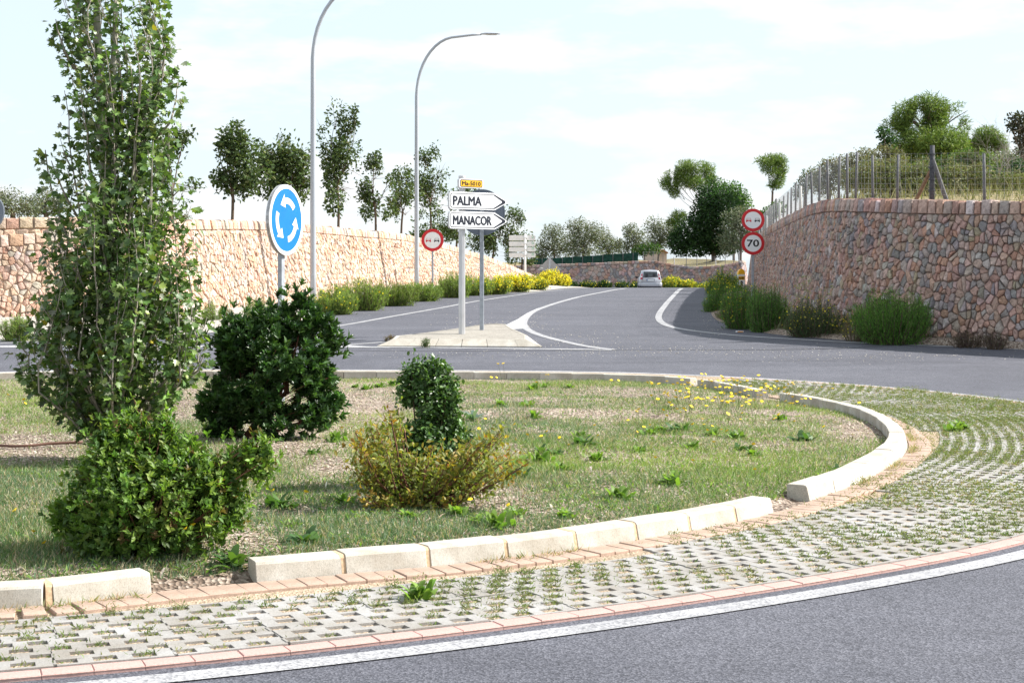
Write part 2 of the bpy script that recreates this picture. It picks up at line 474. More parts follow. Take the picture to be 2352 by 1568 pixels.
def near_s(R, s, p):
    d = (R[:, 0]-p[0])**2 + (R[:, 1]-p[1])**2
    return s[int(np.argmin(d))]
def at_s(R, s, q):
    L = s[-1]
    q = np.mod(q, L)
    x = np.interp(q, s, R[:, 0]); y = np.interp(q, s, R[:, 1])
    e = 0.05
    x2 = np.interp(np.mod(q+e, L), s, R[:, 0]); y2 = np.interp(np.mod(q+e, L), s, R[:, 1])
    x1 = np.interp(np.mod(q-e, L), s, R[:, 0]); y1 = np.interp(np.mod(q-e, L), s, R[:, 1])
    t = np.array([x2-x1, y2-y1]); t /= np.linalg.norm(t)
    return np.array([x, y]), t           # ccw: outward is (ty, -tx)

def in_poly(px, py, R):
    px = np.asarray(px); py = np.asarray(py)
    inside = np.zeros(px.shape, bool)
    x = R[:, 0]; y = R[:, 1]
    j = len(R)-1
    for i in range(len(R)):
        c = ((y[i] > py) != (y[j] > py)) & (px < (x[j]-x[i])*(py-y[i])/(y[j]-y[i]+1e-12)+x[i])
        inside ^= c; j = i
    return inside
RING_C = RING[::4]; KERB_C = KERB[::5]
def kerb_dist(px, py):
    d = np.full(np.shape(px), 1e9)
    for q in KERB[::3]:
        d = np.minimum(d, (px-q[0])**2 + (py-q[1])**2)
    return np.sqrt(d)

def mound(x, y):
    """height of the island soil above the datum"""
    x = np.asarray(x, float); y = np.asarray(y, float)
    d = np.clip(kerb_dist(x, y) / 1.6, 0, 1)
    near = np.clip((19.0 - y) / 9.0, 0, 1)
    base = 0.015 + 0.085*near*(1-d)*np.clip(kerb_dist(x, y)/.35, 0, 1) + d*(0.06 + 0.025*near)
    return G(y) + base + d*(0.07*(vnoise(x*.8, y*.8, 3)-.5) + 0.03*(vnoise(x*2.7, y*2.7, 4)-.5))

def fan_sheet(name, R, c, zf, fr, mat):
    V = []; n = len(R)-1
    for f in fr:
        P = c + (R[:n, :2]-c)*f
        z = zf(P[:, 0], P[:, 1])
        V += [(P[i, 0], P[i, 1], z[i]) for i in range(n)]
    Fc = []
    for k in range(len(fr)-1):
        for i in range(n):
            j = (i+1) % n
            Fc.append((k*n+i, k*n+j, (k+1)*n+j, (k+1)*n+i))
    return tag(obj(name, new_mesh(name, V, Fc, True), M[mat]), kind='structure')
cen = np.array([-3.6, 15.2])
fan_sheet('apron_bed', RING[::3], cen, lambda x, y: G(y) + 0.014, [1, .9, .8, .7, .6, .5, .3, .1], 'hole_soil')
_ki = KERB[::4].copy()
fan_sheet('island_soil', _ki, cen, lambda x, y: np.where(in_poly(x, y, KERB), mound(x, y) + 0.004, G(y) + 0.017), [1.014, 1.001, 1.0, .99, .98, .965, .95] + list(np.linspace(.93, 0.02, 40)), 'soil')

# white edge line round the apron, seams in the asphalt
o = obj('edge_line', ribbon_mesh(RING[:, :2], 0.10, 0.245, 0.006), M['paint']); tag(o, kind='structure')
line('lane_line', [(0, 788), (250, 781.5), (420, 777), (560, 770.5), (750, 752.5), (900, 727), (1060, 698), (1160, 682), (1250, 669.5), (1330, 664)], 0.15)
line('lane_line', [(1440, 662.3), (1395, 669), (1330, 682), (1266, 700), (1230, 713.5), (1211, 727), (1203, 741), (1207, 752), (1219, 761), (1246, 771.5), (1290, 783), (1345, 795), (1410, 803.4)], 0.17)
line('lane_line', [(1566, 662.3), (1546, 680), (1527, 702), (1514, 722), (1516, 737), (1540, 750), (1590, 759.5), (1700, 771), (1850, 780.5), (2000, 788.5), (2200, 796.5), (2352, 802.5), (2600, 814)], 0.17)
line('lane_line', [(790, 796.6), (1000, 798.6), (1200, 801), (1330, 802.6), (1405, 803.6)], 0.16)
line('lane_line', [(772, 794), (830, 790), (880, 786)], 0.13)
patch('gore_marking', [(1118, 760), (1160, 748), (1190, 733), (1210, 720), (1236, 708), (1240, 709), (1215, 724), (1204, 735), (1202, 745), (1208, 755), (1163, 757.5)], 'old_paint', 0.008)
patch('gore_marking', [(762, 797.5), (775, 792.6), (800, 793), (850, 796.5), (900, 799.3), (800, 799)], 'paint', 0.008)
for xa, xb in ((-150, -60), (-28, 47), (112, 215), (262, 330), (352, 405), (429, 497)):
    line('yield_dash', [(xa, 796.5), (0.5*(xa+xb), 796.2), (xb, 795.8)], 0.42)
line('yield_dash', [(477, 787), (500, 786.6), (545, 785.6)], 0.30)
line('asphalt_seam', [(700, 804), (1000, 806.5), (1400, 804.5), (1800, 803), (2040, 795.5)], 0.035, 'seam', 0.0045)
line('asphalt_seam', [(1000, 834), (1400, 833), (1900, 829), (2352, 836)], 0.012, 'seam', 0.0045)
line('asphalt_seam', [(1560, 693), (1500, 690.5), (1440, 689.5)], 0.03, 'seam', 0.0045)

# loose pale grit lying on the asphalt near the gore and along the lines
def grit():
    V = []; Fc = []
    def chip(x, y, r):
        n = len(V); a = random.uniform(0, 6.28); z = float(G(y))+.004
        for k in range(4): V.append((x+r*math.cos(a+k*1.57), y+r*math.sin(a+k*1.57)*random.uniform(.6, 1), z))
        V.append((x, y, z+r*.8)); Fc.extend([(n+k, n+(k+1) % 4, n+4) for k in range(4)])
    for cx, cy, sx, sy, m in ((1140, 745, 60, 9, 190), (1230, 745, 30, 22, 90), (1330, 780, 90, 14, 160), (1560, 806, 190, 6, 260), (2000, 818, 200, 7, 220), (700, 730, 60, 9, 90), (950, 700, 120, 10, 110), (1640, 735, 20, 22, 120), (1150, 815, 300, 6, 160)):
        for _ in range(m):
            p = gp(random.gauss(cx, sx), max(668, random.gauss(cy, sy)))
            chip(p[0], p[1], random.uniform(.006, .017))
    return tag(obj('grit', new_mesh('grit', V, Fc), M['gravel']), kind='stuff')
grit()

# verges: gravel under the two walls
def verge(name, a, b, mat, z):
    A, _ = spline(a, 0.5); n = len(A)
    B, s = spline(b, 0.5)
    B = np.stack([np.interp(np.linspace(0, s[-1], n), s, B[:, k]) for k in range(2)], axis=1)
    V = []; m = 7
    for i in range(n):
        for k in range(m):
            f = k/(m-1)
            q = A[i, :2]*(1-f) + B[i, :2]*f
            h = z + (0.06*min(1, f*4) + 0.08*vnoise(q[0]*2, q[1]*2, 9)*min(1, f*3))
            V.append((q[0], q[1], float(G(q[1])) + (0.004 if k == 0 else h)))
    Fc = [(i*m+k, i*m+k+1, (i+1)*m+k+1, (i+1)*m+k) for i in range(n-1) for k in range(m-1)]
    o = obj(name, new_mesh(name, V, Fc, True), M[mat])
    return tag(o, kind='structure')
verge('gravel_verge', [(-24, 31)] + [gp(x, y) for x, y in ((0, 784), (250, 777), (430, 767), (560, 757), (700, 737), (760, 722), (950, 692), (1130, 674), (1250, 667))] + [(4.5, 80), (6.0, 92)],
      [(-25, 34), (-14, 36.6), (-10.6, 38.6), (-8.9, 41.5), (-7.95, 45), (-7.1, 50), (-5.7, 57), (-4.4, 63), (-3.0, 70), (-0.7, 80), (2.5, 95)], 'gravel', 0.02)
verge('stony_verge', [(14, 25.2), (9.75, 28.2)] + [gp(x, y) for x, y in ((2150, 792.5), (2000, 785), (1800, 770), (1720, 757), (1650, 737), (1632, 715), (1636, 690), (1650, 668))] + [(10.5, 82)],
      [(14.5, 26.2), (9.8, 28.8), (8.3, 30.1), (7.3, 31.8), (6.85, 33.2), (6.9, 35.7), (7.2, 39), (7.7, 42.5), (8.0, 46), (9.2, 56), (10.2, 64), (12.5, 80)], 'soil', 0.02)

# ------------------------------------------------------------------ kerb stones of the central island
_prof = [(-.085, -.12), (-.085, .122), (-.078, .130), (.042, .130), (.058, .126), (.069, .114), (.122, -.12)]
def kerb_mesh(L, seed):
    r = random.Random(seed)
    V = []; n = len(_prof); xs = [-L/2, -L/2+.006, 0.0, L/2-.006, L/2]
    for k, x in enumerate(xs):
        sh = 0.985 if k in (0, 4) else 1.0
        for y, z in _prof:
            V.append((x, y*sh + r.uniform(-.0015, .0015), z*sh + (0 if z < 0 else r.uniform(-.002, .002))))
    Fc = [(k*n+i, (k+1)*n+i, (k+1)*n+(i+1) % n, k*n+(i+1) % n) for k in range(4) for i in range(n)]
    Fc += [tuple(range(n-1, -1, -1)), tuple(4*n+i for i in range(n))]
    return new_mesh('kerb_stone', V, [tuple(reversed(f)) for f in Fc])
_kms = [kerb_mesh(1.0, i) for i in range(4)]
for me_ in _kms: me_.materials.append(M['kerb'])
_kc = 0
def kerb_run(p0, p1, label, mortar):
    global _kc
    s0 = near_s(KERB, kerb_s, p0); s1 = near_s(KERB, kerb_s, p1)
    if s1 < s0: s1 += kerb_s[-1]
    n = max(1, int(round((s1-s0)/0.5))); st = (s1-s0)/n
    q, t = at_s(KERB, kerb_s, (s0+s1)/2)
    root = thing('kerb', label, 'kerb', (q[0], q[1], float(G(q[1]))))
    mb = MB()
    for i in range(n):
        p, t = at_s(KERB, kerb_s, s0 + (i+.5)*st)
        z = float(G(p[1])) + random.uniform(-.004, .004)
        o = bpy.data.objects.new('kerb_stone', _kms[_kc % 4]); COL.objects.link(o); _kc += 1
        o.parent = root
        # local x along the run, local y outward
        o.location = (p[0]-q[0], p[1]-q[1], z - float(G(q[1])))
        ang = math.atan2(t[1], t[0])
        o.rotation_euler = (0, 0, ang + random.uniform(-.008, .008))
        o.scale = (st - (0.022 if mortar else 0.008), -1, 1)
        if mortar and i > 0:
            p, t = at_s(KERB, kerb_s, s0 + i*st)
            Mx = Matrix.Translation((p[0]-q[0], p[1]-q[1], float(G(p[1]))-float(G(q[1])))) @ Matrix.Rotation(math.atan2(t[1], t[0]), 4, 'Z')
            w = .016
            ol = [(y*-.985, z*.985 if z > 0 else z) for y, z in _prof]
            V = [Mx @ Vector((x, y, z)) for x in (-w, w) for y, z in ol]; k = len(ol)
            mb.add(V, [tuple(range(k)), tuple(range(2*k-1, k-1, -1))] + [(a, a+k, (a+1) % k + k, (a+1) % k) for a in range(k)])
    if mb.v: mb.build('mortar_joints', M['mortar_joint'], root)
    return root
kerb_run((-7.2, 8.0), gph(357, 1362, .025) + _in, 'short white kerb run at the left edge of the picture, in front of the leafy green bush', True)
kerb_run(gph(590, 1337, .025) + _in, gph(1772, 1180, .025) + _in, 'longest sunlit white kerb run with sandy joints along the near side of the island', True)
kerb_run(gph(1848, 1152, .025) + _in, (3.49, 19.62), 'curved kerb run round the right-hand tip of the island', False)
kerb_run((3.30, 20.15), (2.72, 22.0), 'short shaded kerb run between two gaps behind the yellow wild flowers', False)
kerb_run((2.62, 22.2), (-9.6, 21.8), 'long grey kerb run along the far side of the island beside the road', False)

# ------------------------------------------------------------------ brick edgings
def brick_mesh(a, b, h, seed):
    r = random.Random(seed)
    c = .004
    V = []
    for z, k in ((-.03, 0), (h-c, 0), (h, c)):
        for sx, sy in ((-1,-1),(1,-1),(1,1),(-1,1)):
            V.append((sx*(a/2-k), sy*(b/2-k), z + (r.uniform(-.001, .001) if z > 0 else 0)))
    Fc = [(0,1,5,4),(1,2,6,5),(2,3,7,6),(3,0,4,7),(4,5,9,8),(5,6,10,9),(6,7,11,10),(7,4,8,11),(8,9,10,11)]
    return new_mesh('brick', V, Fc)
edging = bpy.data.objects.new('outer_brick_edging', None); COL.objects.link(edging); tag(edging, kind='structure')
bms = [brick_mesh(.2015, .105, .019, i) for i in range(3)]
for b_ in bms: b_.materials.append(M['brick'])
s = 0.0; k = 0
while s < ring_s[-1]:
    p, t = at_s(RING, ring_s, s)
    out = np.array([t[1], -t[0]])
    c = p - out*0.055
    if -0.42 < c[0]/c[1] < 0.40 and c[1] < 23.6 and k < 300 and not (c[0] < 2.2 and c[1] > 20):
        o = bpy.data.objects.new('brick', bms[k % 3]); COL.objects.link(o); o.parent = edging; k += 1
        o.location = (c[0], c[1], float(G(c[1])) + random.uniform(-.002, .002))
        o.rotation_euler = (random.uniform(-.006, .006), random.uniform(-.006, .006), math.atan2(t[1], t[0]))
    s += 0.2035
edging2 = bpy.data.objects.new('inner_brick_edging', None); COL.objects.link(edging2); tag(edging2, kind='structure')
bms2 = [brick_mesh(.1055, .205, .033, 10+i) for i in range(3)]
for b_ in bms2: b_.materials.append(M['inner_brick'])
s = near_s(KERB, kerb_s, (-6.2, 7.5)); se = near_s(KERB, kerb_s, (3.1, 20.6)); k = 0
while s < se and k < 300:
    p, t = at_s(KERB, kerb_s, s)
    out = np.array([t[1], -t[0]])
    c = p + out*0.205
    o = bpy.data.objects.new('brick', bms2[k % 3]); COL.objects.link(o); o.parent = edging2; k += 1
    o.location = (c[0], c[1], float(G(c[1])) + random.uniform(-.003, .002))
    o.rotation_euler = (random.uniform(-.01, .01), random.uniform(-.01, .01), math.atan2(t[1], t[0]) + random.uniform(-.012, .012))
    s += 0.108

# ------------------------------------------------------------------ lattice pavers of the apron
PW = 0.474
HX, HY, PX, PY = 0.098, 0.070, 0.16, 0.12
def paver_holes():
    H = []
    for r_ in range(4):
        y = (r_-1.5)*PY
        sh = 0.04 if r_ % 2 else -0.04
        for c_ in range(3):
            H.append(((c_-1)*PX + sh, y))
    return H
def paver_mesh():
    V = []; Fc = []
    top, bot = 0.024, 0.0
    idx = {}
    def vv(x, y, z):
        k_ = (round(x, 5), round(y, 5), round(z, 5))
        if k_ not in idx: idx[k_] = len(V); V.append(k_)
        return idx[k_]
    def quad(*p): Fc.append(tuple(vv(*q) for q in p))
    e = PW/2
    yb = [-e]
    for r_ in range(4):
        y = (r_-1.5)*PY; yb += [y-HY/2, y+HY/2]
    yb.append(e)
    for j in range(0, len(yb)-1, 2):
        quad((-e, yb[j], top), (e, yb[j], top), (e, yb[j+1], top), (-e, yb[j+1], top))
    for r_ in range(4):
        y = (r_-1.5)*PY; y0, y1 = y-HY/2, y+HY/2
        sh = 0.04 if r_ % 2 else -0.04
        xs = [-e]
        for c_ in range(3):
            x = (c_-1)*PX+sh; xs += [x-HX/2, x+HX/2]
        xs.append(e)
        for j in range(0, len(xs)-1, 2):
            quad((xs[j], y0, top), (xs[j+1], y0, top), (xs[j+1], y1, top), (xs[j], y1, top))
        for c_ in range(3):
            x0, x1 = xs[1+2*c_], xs[2+2*c_]
            quad((x0, y0, bot), (x1, y0, bot), (x1, y0, top), (x0, y0, top))
            quad((x1, y0, bot), (x1, y1, bot), (x1, y1, top), (x1, y0, top))
            quad((x1, y1, bot), (x0, y1, bot), (x0, y1, top), (x1, y1, top))
            quad((x0, y1, bot), (x0, y0, bot), (x0, y0, top), (x0, y1, top))
    for a, b in (((-e,-e),(e,-e)), ((e,-e),(e,e)), ((e,e),(-e,e)), ((-e,e),(-e,-e))):
        quad((a[0], a[1], bot-.03), (b[0], b[1], bot-.03), (b[0], b[1], top), (a[0], a[1], top))
    return new_mesh('grass_paver', V, Fc)
apron = bpy.data.objects.new('lattice_paving', None); COL.objects.link(apron); tag(apron, kind='structure')
pm = paver_mesh(); pm.materials.append(M['paver'])
cand = []
for row in range(8):
    off = 0.108 + 0.238 + row*0.478
    s = 0.12*row
    T = tangents(RING)
    # the offset curve, walked by its own length
    OC = RING[:, :2] - np.stack([T[:, 1], -T[:, 0]], axis=1)*off
    d = np.concatenate([[0], np.cumsum(np.linalg.norm(np.diff(OC, axis=0), axis=1))])
    ss = np.arange(0.1 + 0.16*row, d[-1], 0.478)
    X = np.interp(ss, d, OC[:, 0]); Y = np.interp(ss, d, OC[:, 1])
    X2 = np.interp(ss+.1, d, OC[:, 0]); Y2 = np.interp(ss+.1, d, OC[:, 1])
    kd = kerb_dist(X, Y); ik = in_poly(X, Y, KERB_C)
    for i in range(len(ss)):
        if ik[i] or kd[i] < 0.27: continue
        if not (-0.44 < X[i]/Y[i] < 0.41): continue
        if Y[i] > 23.2 or (X[i] < 2.8 and Y[i] > 20): continue
        cand.append((math.hypot(X[i], Y[i]), X[i], Y[i], math.atan2(Y2[i]-Y[i], X2[i]-X[i])))
cand.sort()
HOLES = []
for k, (d_, x, y, a) in enumerate(cand):
    if k < 300:
        o = bpy.data.objects.new('grass_paver', pm); COL.objects.link(o); o.parent = apron
        o.location = (x, y, float(G(y)) + random.uniform(-.003, .003))
        o.rotation_euler = (random.uniform(-.006, .006), random.uniform(-.006, .006), a + random.uniform(-.006, .006))
    ca, sa = math.cos(a), math.sin(a)
    for hx, hy in paver_holes():
        HOLES.append((x + hx*ca - hy*sa, y + hx*sa + hy*ca))
print('pavers', len(cand))

# ------------------------------------------------------------------ splitter island
def splitter():
    base = [gp(x, y) for x, y in ((866, 796.5), (1000, 796.2), (1120, 796.8), (1190, 797.6), (1246, 797.8), (1225, 786), (1185, 768), (1166, 757.5), (1145, 755.5), (1110, 757.5), (1040, 768), (960, 779), (893, 788))]
    c = sum(base)/len(base)
    n = len(base)
    root = bpy.data.objects.new('splitter_island', None); COL.objects.link(root); tag(root, kind='structure')
    top = [p + (c-p)*min(.5, 0.17/np.linalg.norm(c-p)) for p in base]
    top[0] = base[0] + np.array([.28, .16]); top[4] = base[4] + np.array([-.30, .14])
    mb = MB(); V = [(p[0], p[1], float(G(p[1])) + .13) for p in top]
    mb.add(V, [tuple(range(n))])
    mb.build('paving_top', M['kerb_top'], root)
    # sloped kerb stones round the edge
    for i in range(n):
        a, b = base[i], base[(i+1) % n]; ta, tb = top[i], top[(i+1) % n]
        L = np.linalg.norm(b-a); m = max(1, int(round(L/0.56)))
        for j in range(m):
            f0 = j/m + .006; f1 = (j+1)/m - .006
            q = [a+(b-a)*f0, a+(b-a)*f1, ta+(tb-ta)*f0, ta+(tb-ta)*f1]
            z = [float(G(p[1])) for p in q]
            V = [(q[0][0], q[0][1], z[0]-.02), (q[1][0], q[1][1], z[1]-.02), (q[0][0], q[0][1], z[0]+.02), (q[1][0], q[1][1], z[1]+.02),
                 (q[2][0], q[2][1], z[2]+.135), (q[3][0], q[3][1], z[3]+.135)]
            V += [(p_[0]+(c[0]-p_[0])*.04, p_[1]+(c[1]-p_[1])*.04, zz+.134) for p_, zz in ((q[2], z[2]), (q[3], z[3]))]
            MB().add(V, [(0,1,3,2), (2,3,5,4), (4,5,7,6), (0,2,4), (1,5,3)]).build('kerb_stone', M['kerb'], root)
M['kerb_top'] = speckle('island_concrete', [(.24,.225,.195), (.31,.29,.26), (.38,.36,.325), (.75,.74,.72), (1.06,1.05,1.04)], 60, 3, 0.9, 0.3, 0.004)
splitter()

# ------------------------------------------------------------------ dry-stone walls
def clip(poly, px, py, nx, ny):
    out = []
    m = len(poly)
    d = [(x-px)*nx + (y-py)*ny for x, y in poly]
    for i in range(m):
        j = (i+1) % m
        if d[i] <= 0: out.append(poly[i])
        if (d[i] < 0 < d[j]) or (d[j] < 0 < d[i]):
            t = d[i]/(d[i]-d[j])
            out.append((poly[i][0]+(poly[j][0]-poly[i][0])*t, poly[i][1]+(poly[j][1]-poly[i][1])*t))
    return out

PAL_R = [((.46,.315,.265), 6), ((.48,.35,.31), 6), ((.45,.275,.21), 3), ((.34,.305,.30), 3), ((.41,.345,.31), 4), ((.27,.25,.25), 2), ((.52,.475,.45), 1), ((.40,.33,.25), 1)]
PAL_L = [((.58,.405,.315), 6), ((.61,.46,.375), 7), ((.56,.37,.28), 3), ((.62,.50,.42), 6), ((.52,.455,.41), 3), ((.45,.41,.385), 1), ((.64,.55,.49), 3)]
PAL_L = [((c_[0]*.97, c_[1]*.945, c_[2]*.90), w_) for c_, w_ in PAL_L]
def pick(pal, r):
    tot = sum(w for _, w in pal); u = r.random()*tot
    for c, w in pal:
        u -= w
        if u <= 0: break
    k = r.uniform(.86, 1.14)
    return tuple(min(1, x*k*r.uniform(.95, 1.05)) for x in c)

def set_tint(me, cols):
    a = me.color_attributes.new('tint', 'FLOAT_COLOR', 'POINT')
    arr = np.ones((len(me.vertices), 4), np.float32); arr[:, :3] = cols
    a.data.foreach_set('color', arr.ravel())

def stone_wall(label, pts, side, batter, cu, cv, pal, n_obj, coping_h, seed, coping_w=(.16, .32), core='wall_core', proud=.05, coping_objs=300, keep=None):
    """pts: (x, y, elevation of the top); side +1: the face looks to the right of the walk"""
    r = random.Random(seed)
    P, s = spline(pts, 0.12)
    T = tangents(P); N = np.stack([T[:, 1], -T[:, 0]], axis=1)*side
    # smooth the normals
    ker = np.ones(9)/9
    N = np.stack([np.convolve(np.pad(N[:, k], 4, mode='edge'), ker, mode='valid') for k in range(2)], axis=1)
    N /= np.linalg.norm(N, axis=1, keepdims=True)
    zb = G(P[:, 1]) - .08
    H = P[:, 2] - zb
    L = s[-1]; Hm = float(np.max(H))
    cx, cy = float(P[:, 0].mean()), float(P[:, 1].mean())
    def S3(u, v, d):
        x = np.interp(u, s, P[:, 0]); y = np.interp(u, s, P[:, 1])
        nx = np.interp(u, s, N[:, 0]); ny = np.interp(u, s, N[:, 1])
        z = np.interp(u, s, zb)
        k = d - batter*v
        return (x + nx*k - cx, y + ny*k - cy, z + v)
    def Hat(u): return float(np.interp(u, s, H))
    root = thing('stone_wall', label, 'wall', (cx, cy, 0))
    # backing
    mb = MB(); idx = list(range(0, len(s), 5)) + [len(s)-1]
    V = []
    for i in idx:
        h = H[i]
        V += [S3(s[i], -0.1, .006), S3(s[i], h-.04, .006), S3(s[i], h-.04, -.45), S3(s[i], -0.1, -.55)]
    Fc = []
    for k in range(len(idx)-1):
        a = 4*k; b = a+4
        Fc += [(a, b, b+1, a+1), (a+1, b+1, b+2, a+2), (a+2, b+2, b+3, a+3)]
    mb.add(V, Fc); mb.build('wall_core', M[core], root)
    # cells
    Hc = Hm - coping_h
    nu = max(2, int(L/cu)); nv = max(2, int(Hc/cv))
    cu_, cv_ = L/nu, Hc/nv
    pt = {}
    for i in range(-8, nu+8):
        for j in range(-1, nv+1):
            if r.random() < 0.19: continue
            pt[i, j] = ((i+.5+r.uniform(-.42, .42) + .30*j + (.25 if j % 2 else -.25) - .30*nv*.5)*cu_, (j+.5+r.uniform(-.42, .42))*cv_)
    stones = []
    for (i, j), (px, py) in pt.items():
        if not (0 <= px <= L and 0 <= j < nv): continue
        poly = [(px-2*cu_, py-2*cv_), (px+2*cu_, py-2*cv_), (px+2*cu_, py+2*cv_), (px-2*cu_, py+2*cv_)]
        for di in range(-3, 4):
            for dj in range(-2, 3):
                if (di or dj) and (i+di, j+dj) in pt:
                    qx, qy = pt[i+di, j+dj]
                    # compare in a frame where cells are square
                    nx, ny = (qx-px)/cu_**2, (qy-py)/cv_**2
                    poly = clip(poly, (px+qx)/2, (py+qy)/2, nx, ny)
        poly = clip(poly, 0, Hc, 0, 1); poly = clip(poly, 0, 0, 0, -1)
        poly = clip(poly, L, 0, 1, 0); poly = clip(poly, 0, 0, -1, 0)
        # drop very short edges
        q = []
        for a in range(len(poly)):
            b = poly[(a+1) % len(poly)]
            if math.hypot(poly[a][0]-b[0], poly[a][1]-b[1]) > 0.03: q.append(poly[a])
        if len(q) < 3: continue
        stones.append(q)
    rec = []
    for q in stones:
        mx = sum(p_[0] for p_ in q)/len(q); my = sum(p_[1] for p_ in q)/len(q)
        qq = []
        for a in range(len(q)):
            b = q[(a+1) % len(q)]; p_ = q[a]
            c_ = r.uniform(.0, .11)
            qq.append((p_[0]+(mx-p_[0])*c_, p_[1]+(my-p_[1])*c_))
            if math.hypot(p_[0]-b[0], p_[1]-b[1]) > .45*cu:
                f = r.uniform(.35, .65); c_ = r.uniform(-.07, .03)
                m_ = (p_[0]+(b[0]-p_[0])*f, p_[1]+(b[1]-p_[1])*f)
                qq.append((m_[0]+(mx-m_[0])*c_, m_[1]+(my-m_[1])*c_))
        q = qq
        mx = sum(p_[0] for p_ in q)/len(q); my = sum(p_[1] for p_ in q)/len(q)
        hh = Hat(mx)
        if hh < 0.45: continue
        ratio = (hh-coping_h)/Hc
        n = len(q)
        d1 = proud*r.uniform(.3, 1.1); sh1 = r.uniform(.955, 1.0); sh2 = r.uniform(.66, .86)
        tlx, tly = r.uniform(-.45, .45), r.uniform(-.45, .45)
        V = []
        for sh, dd, jit in ((1.0, -.03, 0), (sh1, d1*.65, .02), (sh2, d1+.02, .06)):
            for (x, y) in q:
                ex, ey = x-mx, y-my
                jx = 1 + r.uniform(-jit, jit)*2
                dep = dd + (0 if dd < 0 else tlx*ex*.35 + tly*ey*.35 + r.uniform(-.008, .008))
                V.append(S3(mx+ex*sh*jx, (my+ey*sh*jx)*ratio, dep))
        V.append(S3(mx+r.uniform(-.02, .02), my*ratio, d1+.026+r.uniform(-.006, .012)))
        Fc = []
        for k in range(2):
            for a in range(n):
                b = (a+1) % n
                Fc.append((k*n+a, k*n+b, (k+1)*n+b, (k+1)*n+a))
        for a in range(n): Fc.append((2*n+a, 2*n+(a+1) % n, 3*n))
        if side < 0: Fc = [tuple(reversed(f)) for f in Fc]
        c = S3(mx, my*ratio, 0)
        area = 0.5*abs(sum(q[a][0]*q[(a+1) % n][1]-q[(a+1) % n][0]*q[a][1] for a in range(n)))
        wx, wy = c[0]+cx, c[1]+cy
        nx = np.interp(mx, s, N[:, 0]); ny = np.interp(mx, s, N[:, 1])
        dist = math.hypot(wx, wy)
        face = max(0.02, -(nx*wx + ny*wy)/dist)
        vis = 1.0 if abs(wx/wy) < 0.345 else 0.05
        if keep is not None and not keep(wx, wy): vis = 0.02
        rec.append((area*face/dist**2*vis, V, Fc, pick(pal, r)))
    # coping stones
    cop = []
    u = 0.0
    while u < L-.1:
        w = min(r.uniform(*coping_w), L-u); hh = Hat(u+w/2)
        if hh > 0.45:
            g = .008; d0 = proud*.9 + r.uniform(.0, .035)
            V = []
            top = hh + r.uniform(-.02, .025); bot = hh-coping_h + r.uniform(.0, .012)
            for k, dd in enumerate((-.42, d0-.03, d0)):
                i_ = (.0, .0, .025)[k]
                for (a_, b_) in ((u+g+i_*.6, bot+i_*.7), (u+w-g-i_*.6, bot+i_*.7), (u+w-g-i_*.6+r.uniform(-.015, .008), top-i_+r.uniform(-.012, .012)), (u+g+i_*.6+r.uniform(-.008, .015), top-i_+r.uniform(-.012, .012))):
                    V.append(S3(a_, b_, dd+(r.uniform(-.012, .012) if k == 2 else 0)))
            V.append(S3(u+w/2, (top+bot)/2, d0+.02))
            Fc = []
            for k in range(2):
                for a in range(4):
                    b = (a+1) % 4; Fc.append((k*4+a, k*4+b, (k+1)*4+b, (k+1)*4+a))
            for a in range(4): Fc.append((8+a, 8+(a+1) % 4, 12))
            if side < 0: Fc = [tuple(reversed(f)) for f in Fc]
            c = S3(u+w/2, hh, 0); wx, wy = c[0]+cx, c[1]+cy
            vis = 1.0 if abs(wx/wy) < 0.345 else 0.05
            cop.append((w*coping_h/(wx*wx+wy*wy)*vis, V, Fc, pick(pal, r)))
        u += w
    for lst, nm, rest_nm, cap in ((rec, 'stone', 'small_stones', n_obj), (cop, 'coping_stone', 'coping_stones', coping_objs)):
        lst.sort(key=lambda t: -t[0])
        for _, V, Fc, col in lst[:cap]:
            o_ = Vector(V[-1])
            me = new_mesh(nm, [Vector(v_)-o_ for v_ in V], Fc)
            set_tint(me, np.tile(np.array(col, np.float32), (len(V), 1)))
            obj(nm, me, M['stone'], root, loc=o_)
        if len(lst) > cap:
            mb = MB(); cols = []
            for _, V, Fc, col in lst[cap:]:
                mb.add(V, Fc); cols += [col]*len(V)
            o = mb.build(rest_nm, M['stone'], root); set_tint(o.data, np.array(cols, np.float32)); o['kind'] = 'stuff'
    print('wall', label[:20], len(rec), len(cop))
    return dict(P=P, s=s, N=N, H=H, zb=zb, batter=batter)

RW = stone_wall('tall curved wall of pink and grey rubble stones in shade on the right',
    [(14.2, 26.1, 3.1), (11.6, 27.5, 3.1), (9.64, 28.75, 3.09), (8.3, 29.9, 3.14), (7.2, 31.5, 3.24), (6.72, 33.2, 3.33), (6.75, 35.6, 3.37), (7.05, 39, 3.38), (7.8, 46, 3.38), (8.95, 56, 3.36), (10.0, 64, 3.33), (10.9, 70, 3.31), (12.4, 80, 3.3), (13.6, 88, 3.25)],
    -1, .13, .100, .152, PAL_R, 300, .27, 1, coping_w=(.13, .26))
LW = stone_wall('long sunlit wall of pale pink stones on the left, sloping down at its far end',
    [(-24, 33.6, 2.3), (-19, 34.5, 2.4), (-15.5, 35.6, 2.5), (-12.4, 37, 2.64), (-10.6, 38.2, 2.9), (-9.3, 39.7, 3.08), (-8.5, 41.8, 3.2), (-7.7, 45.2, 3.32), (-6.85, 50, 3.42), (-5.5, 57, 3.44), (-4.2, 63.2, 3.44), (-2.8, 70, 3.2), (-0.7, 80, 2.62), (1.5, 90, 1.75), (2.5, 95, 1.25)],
    1, .16, .132, .18, PAL_L, 300, .27, 2, coping_w=(.2, .38), core='wall_core_pale', proud=.055)
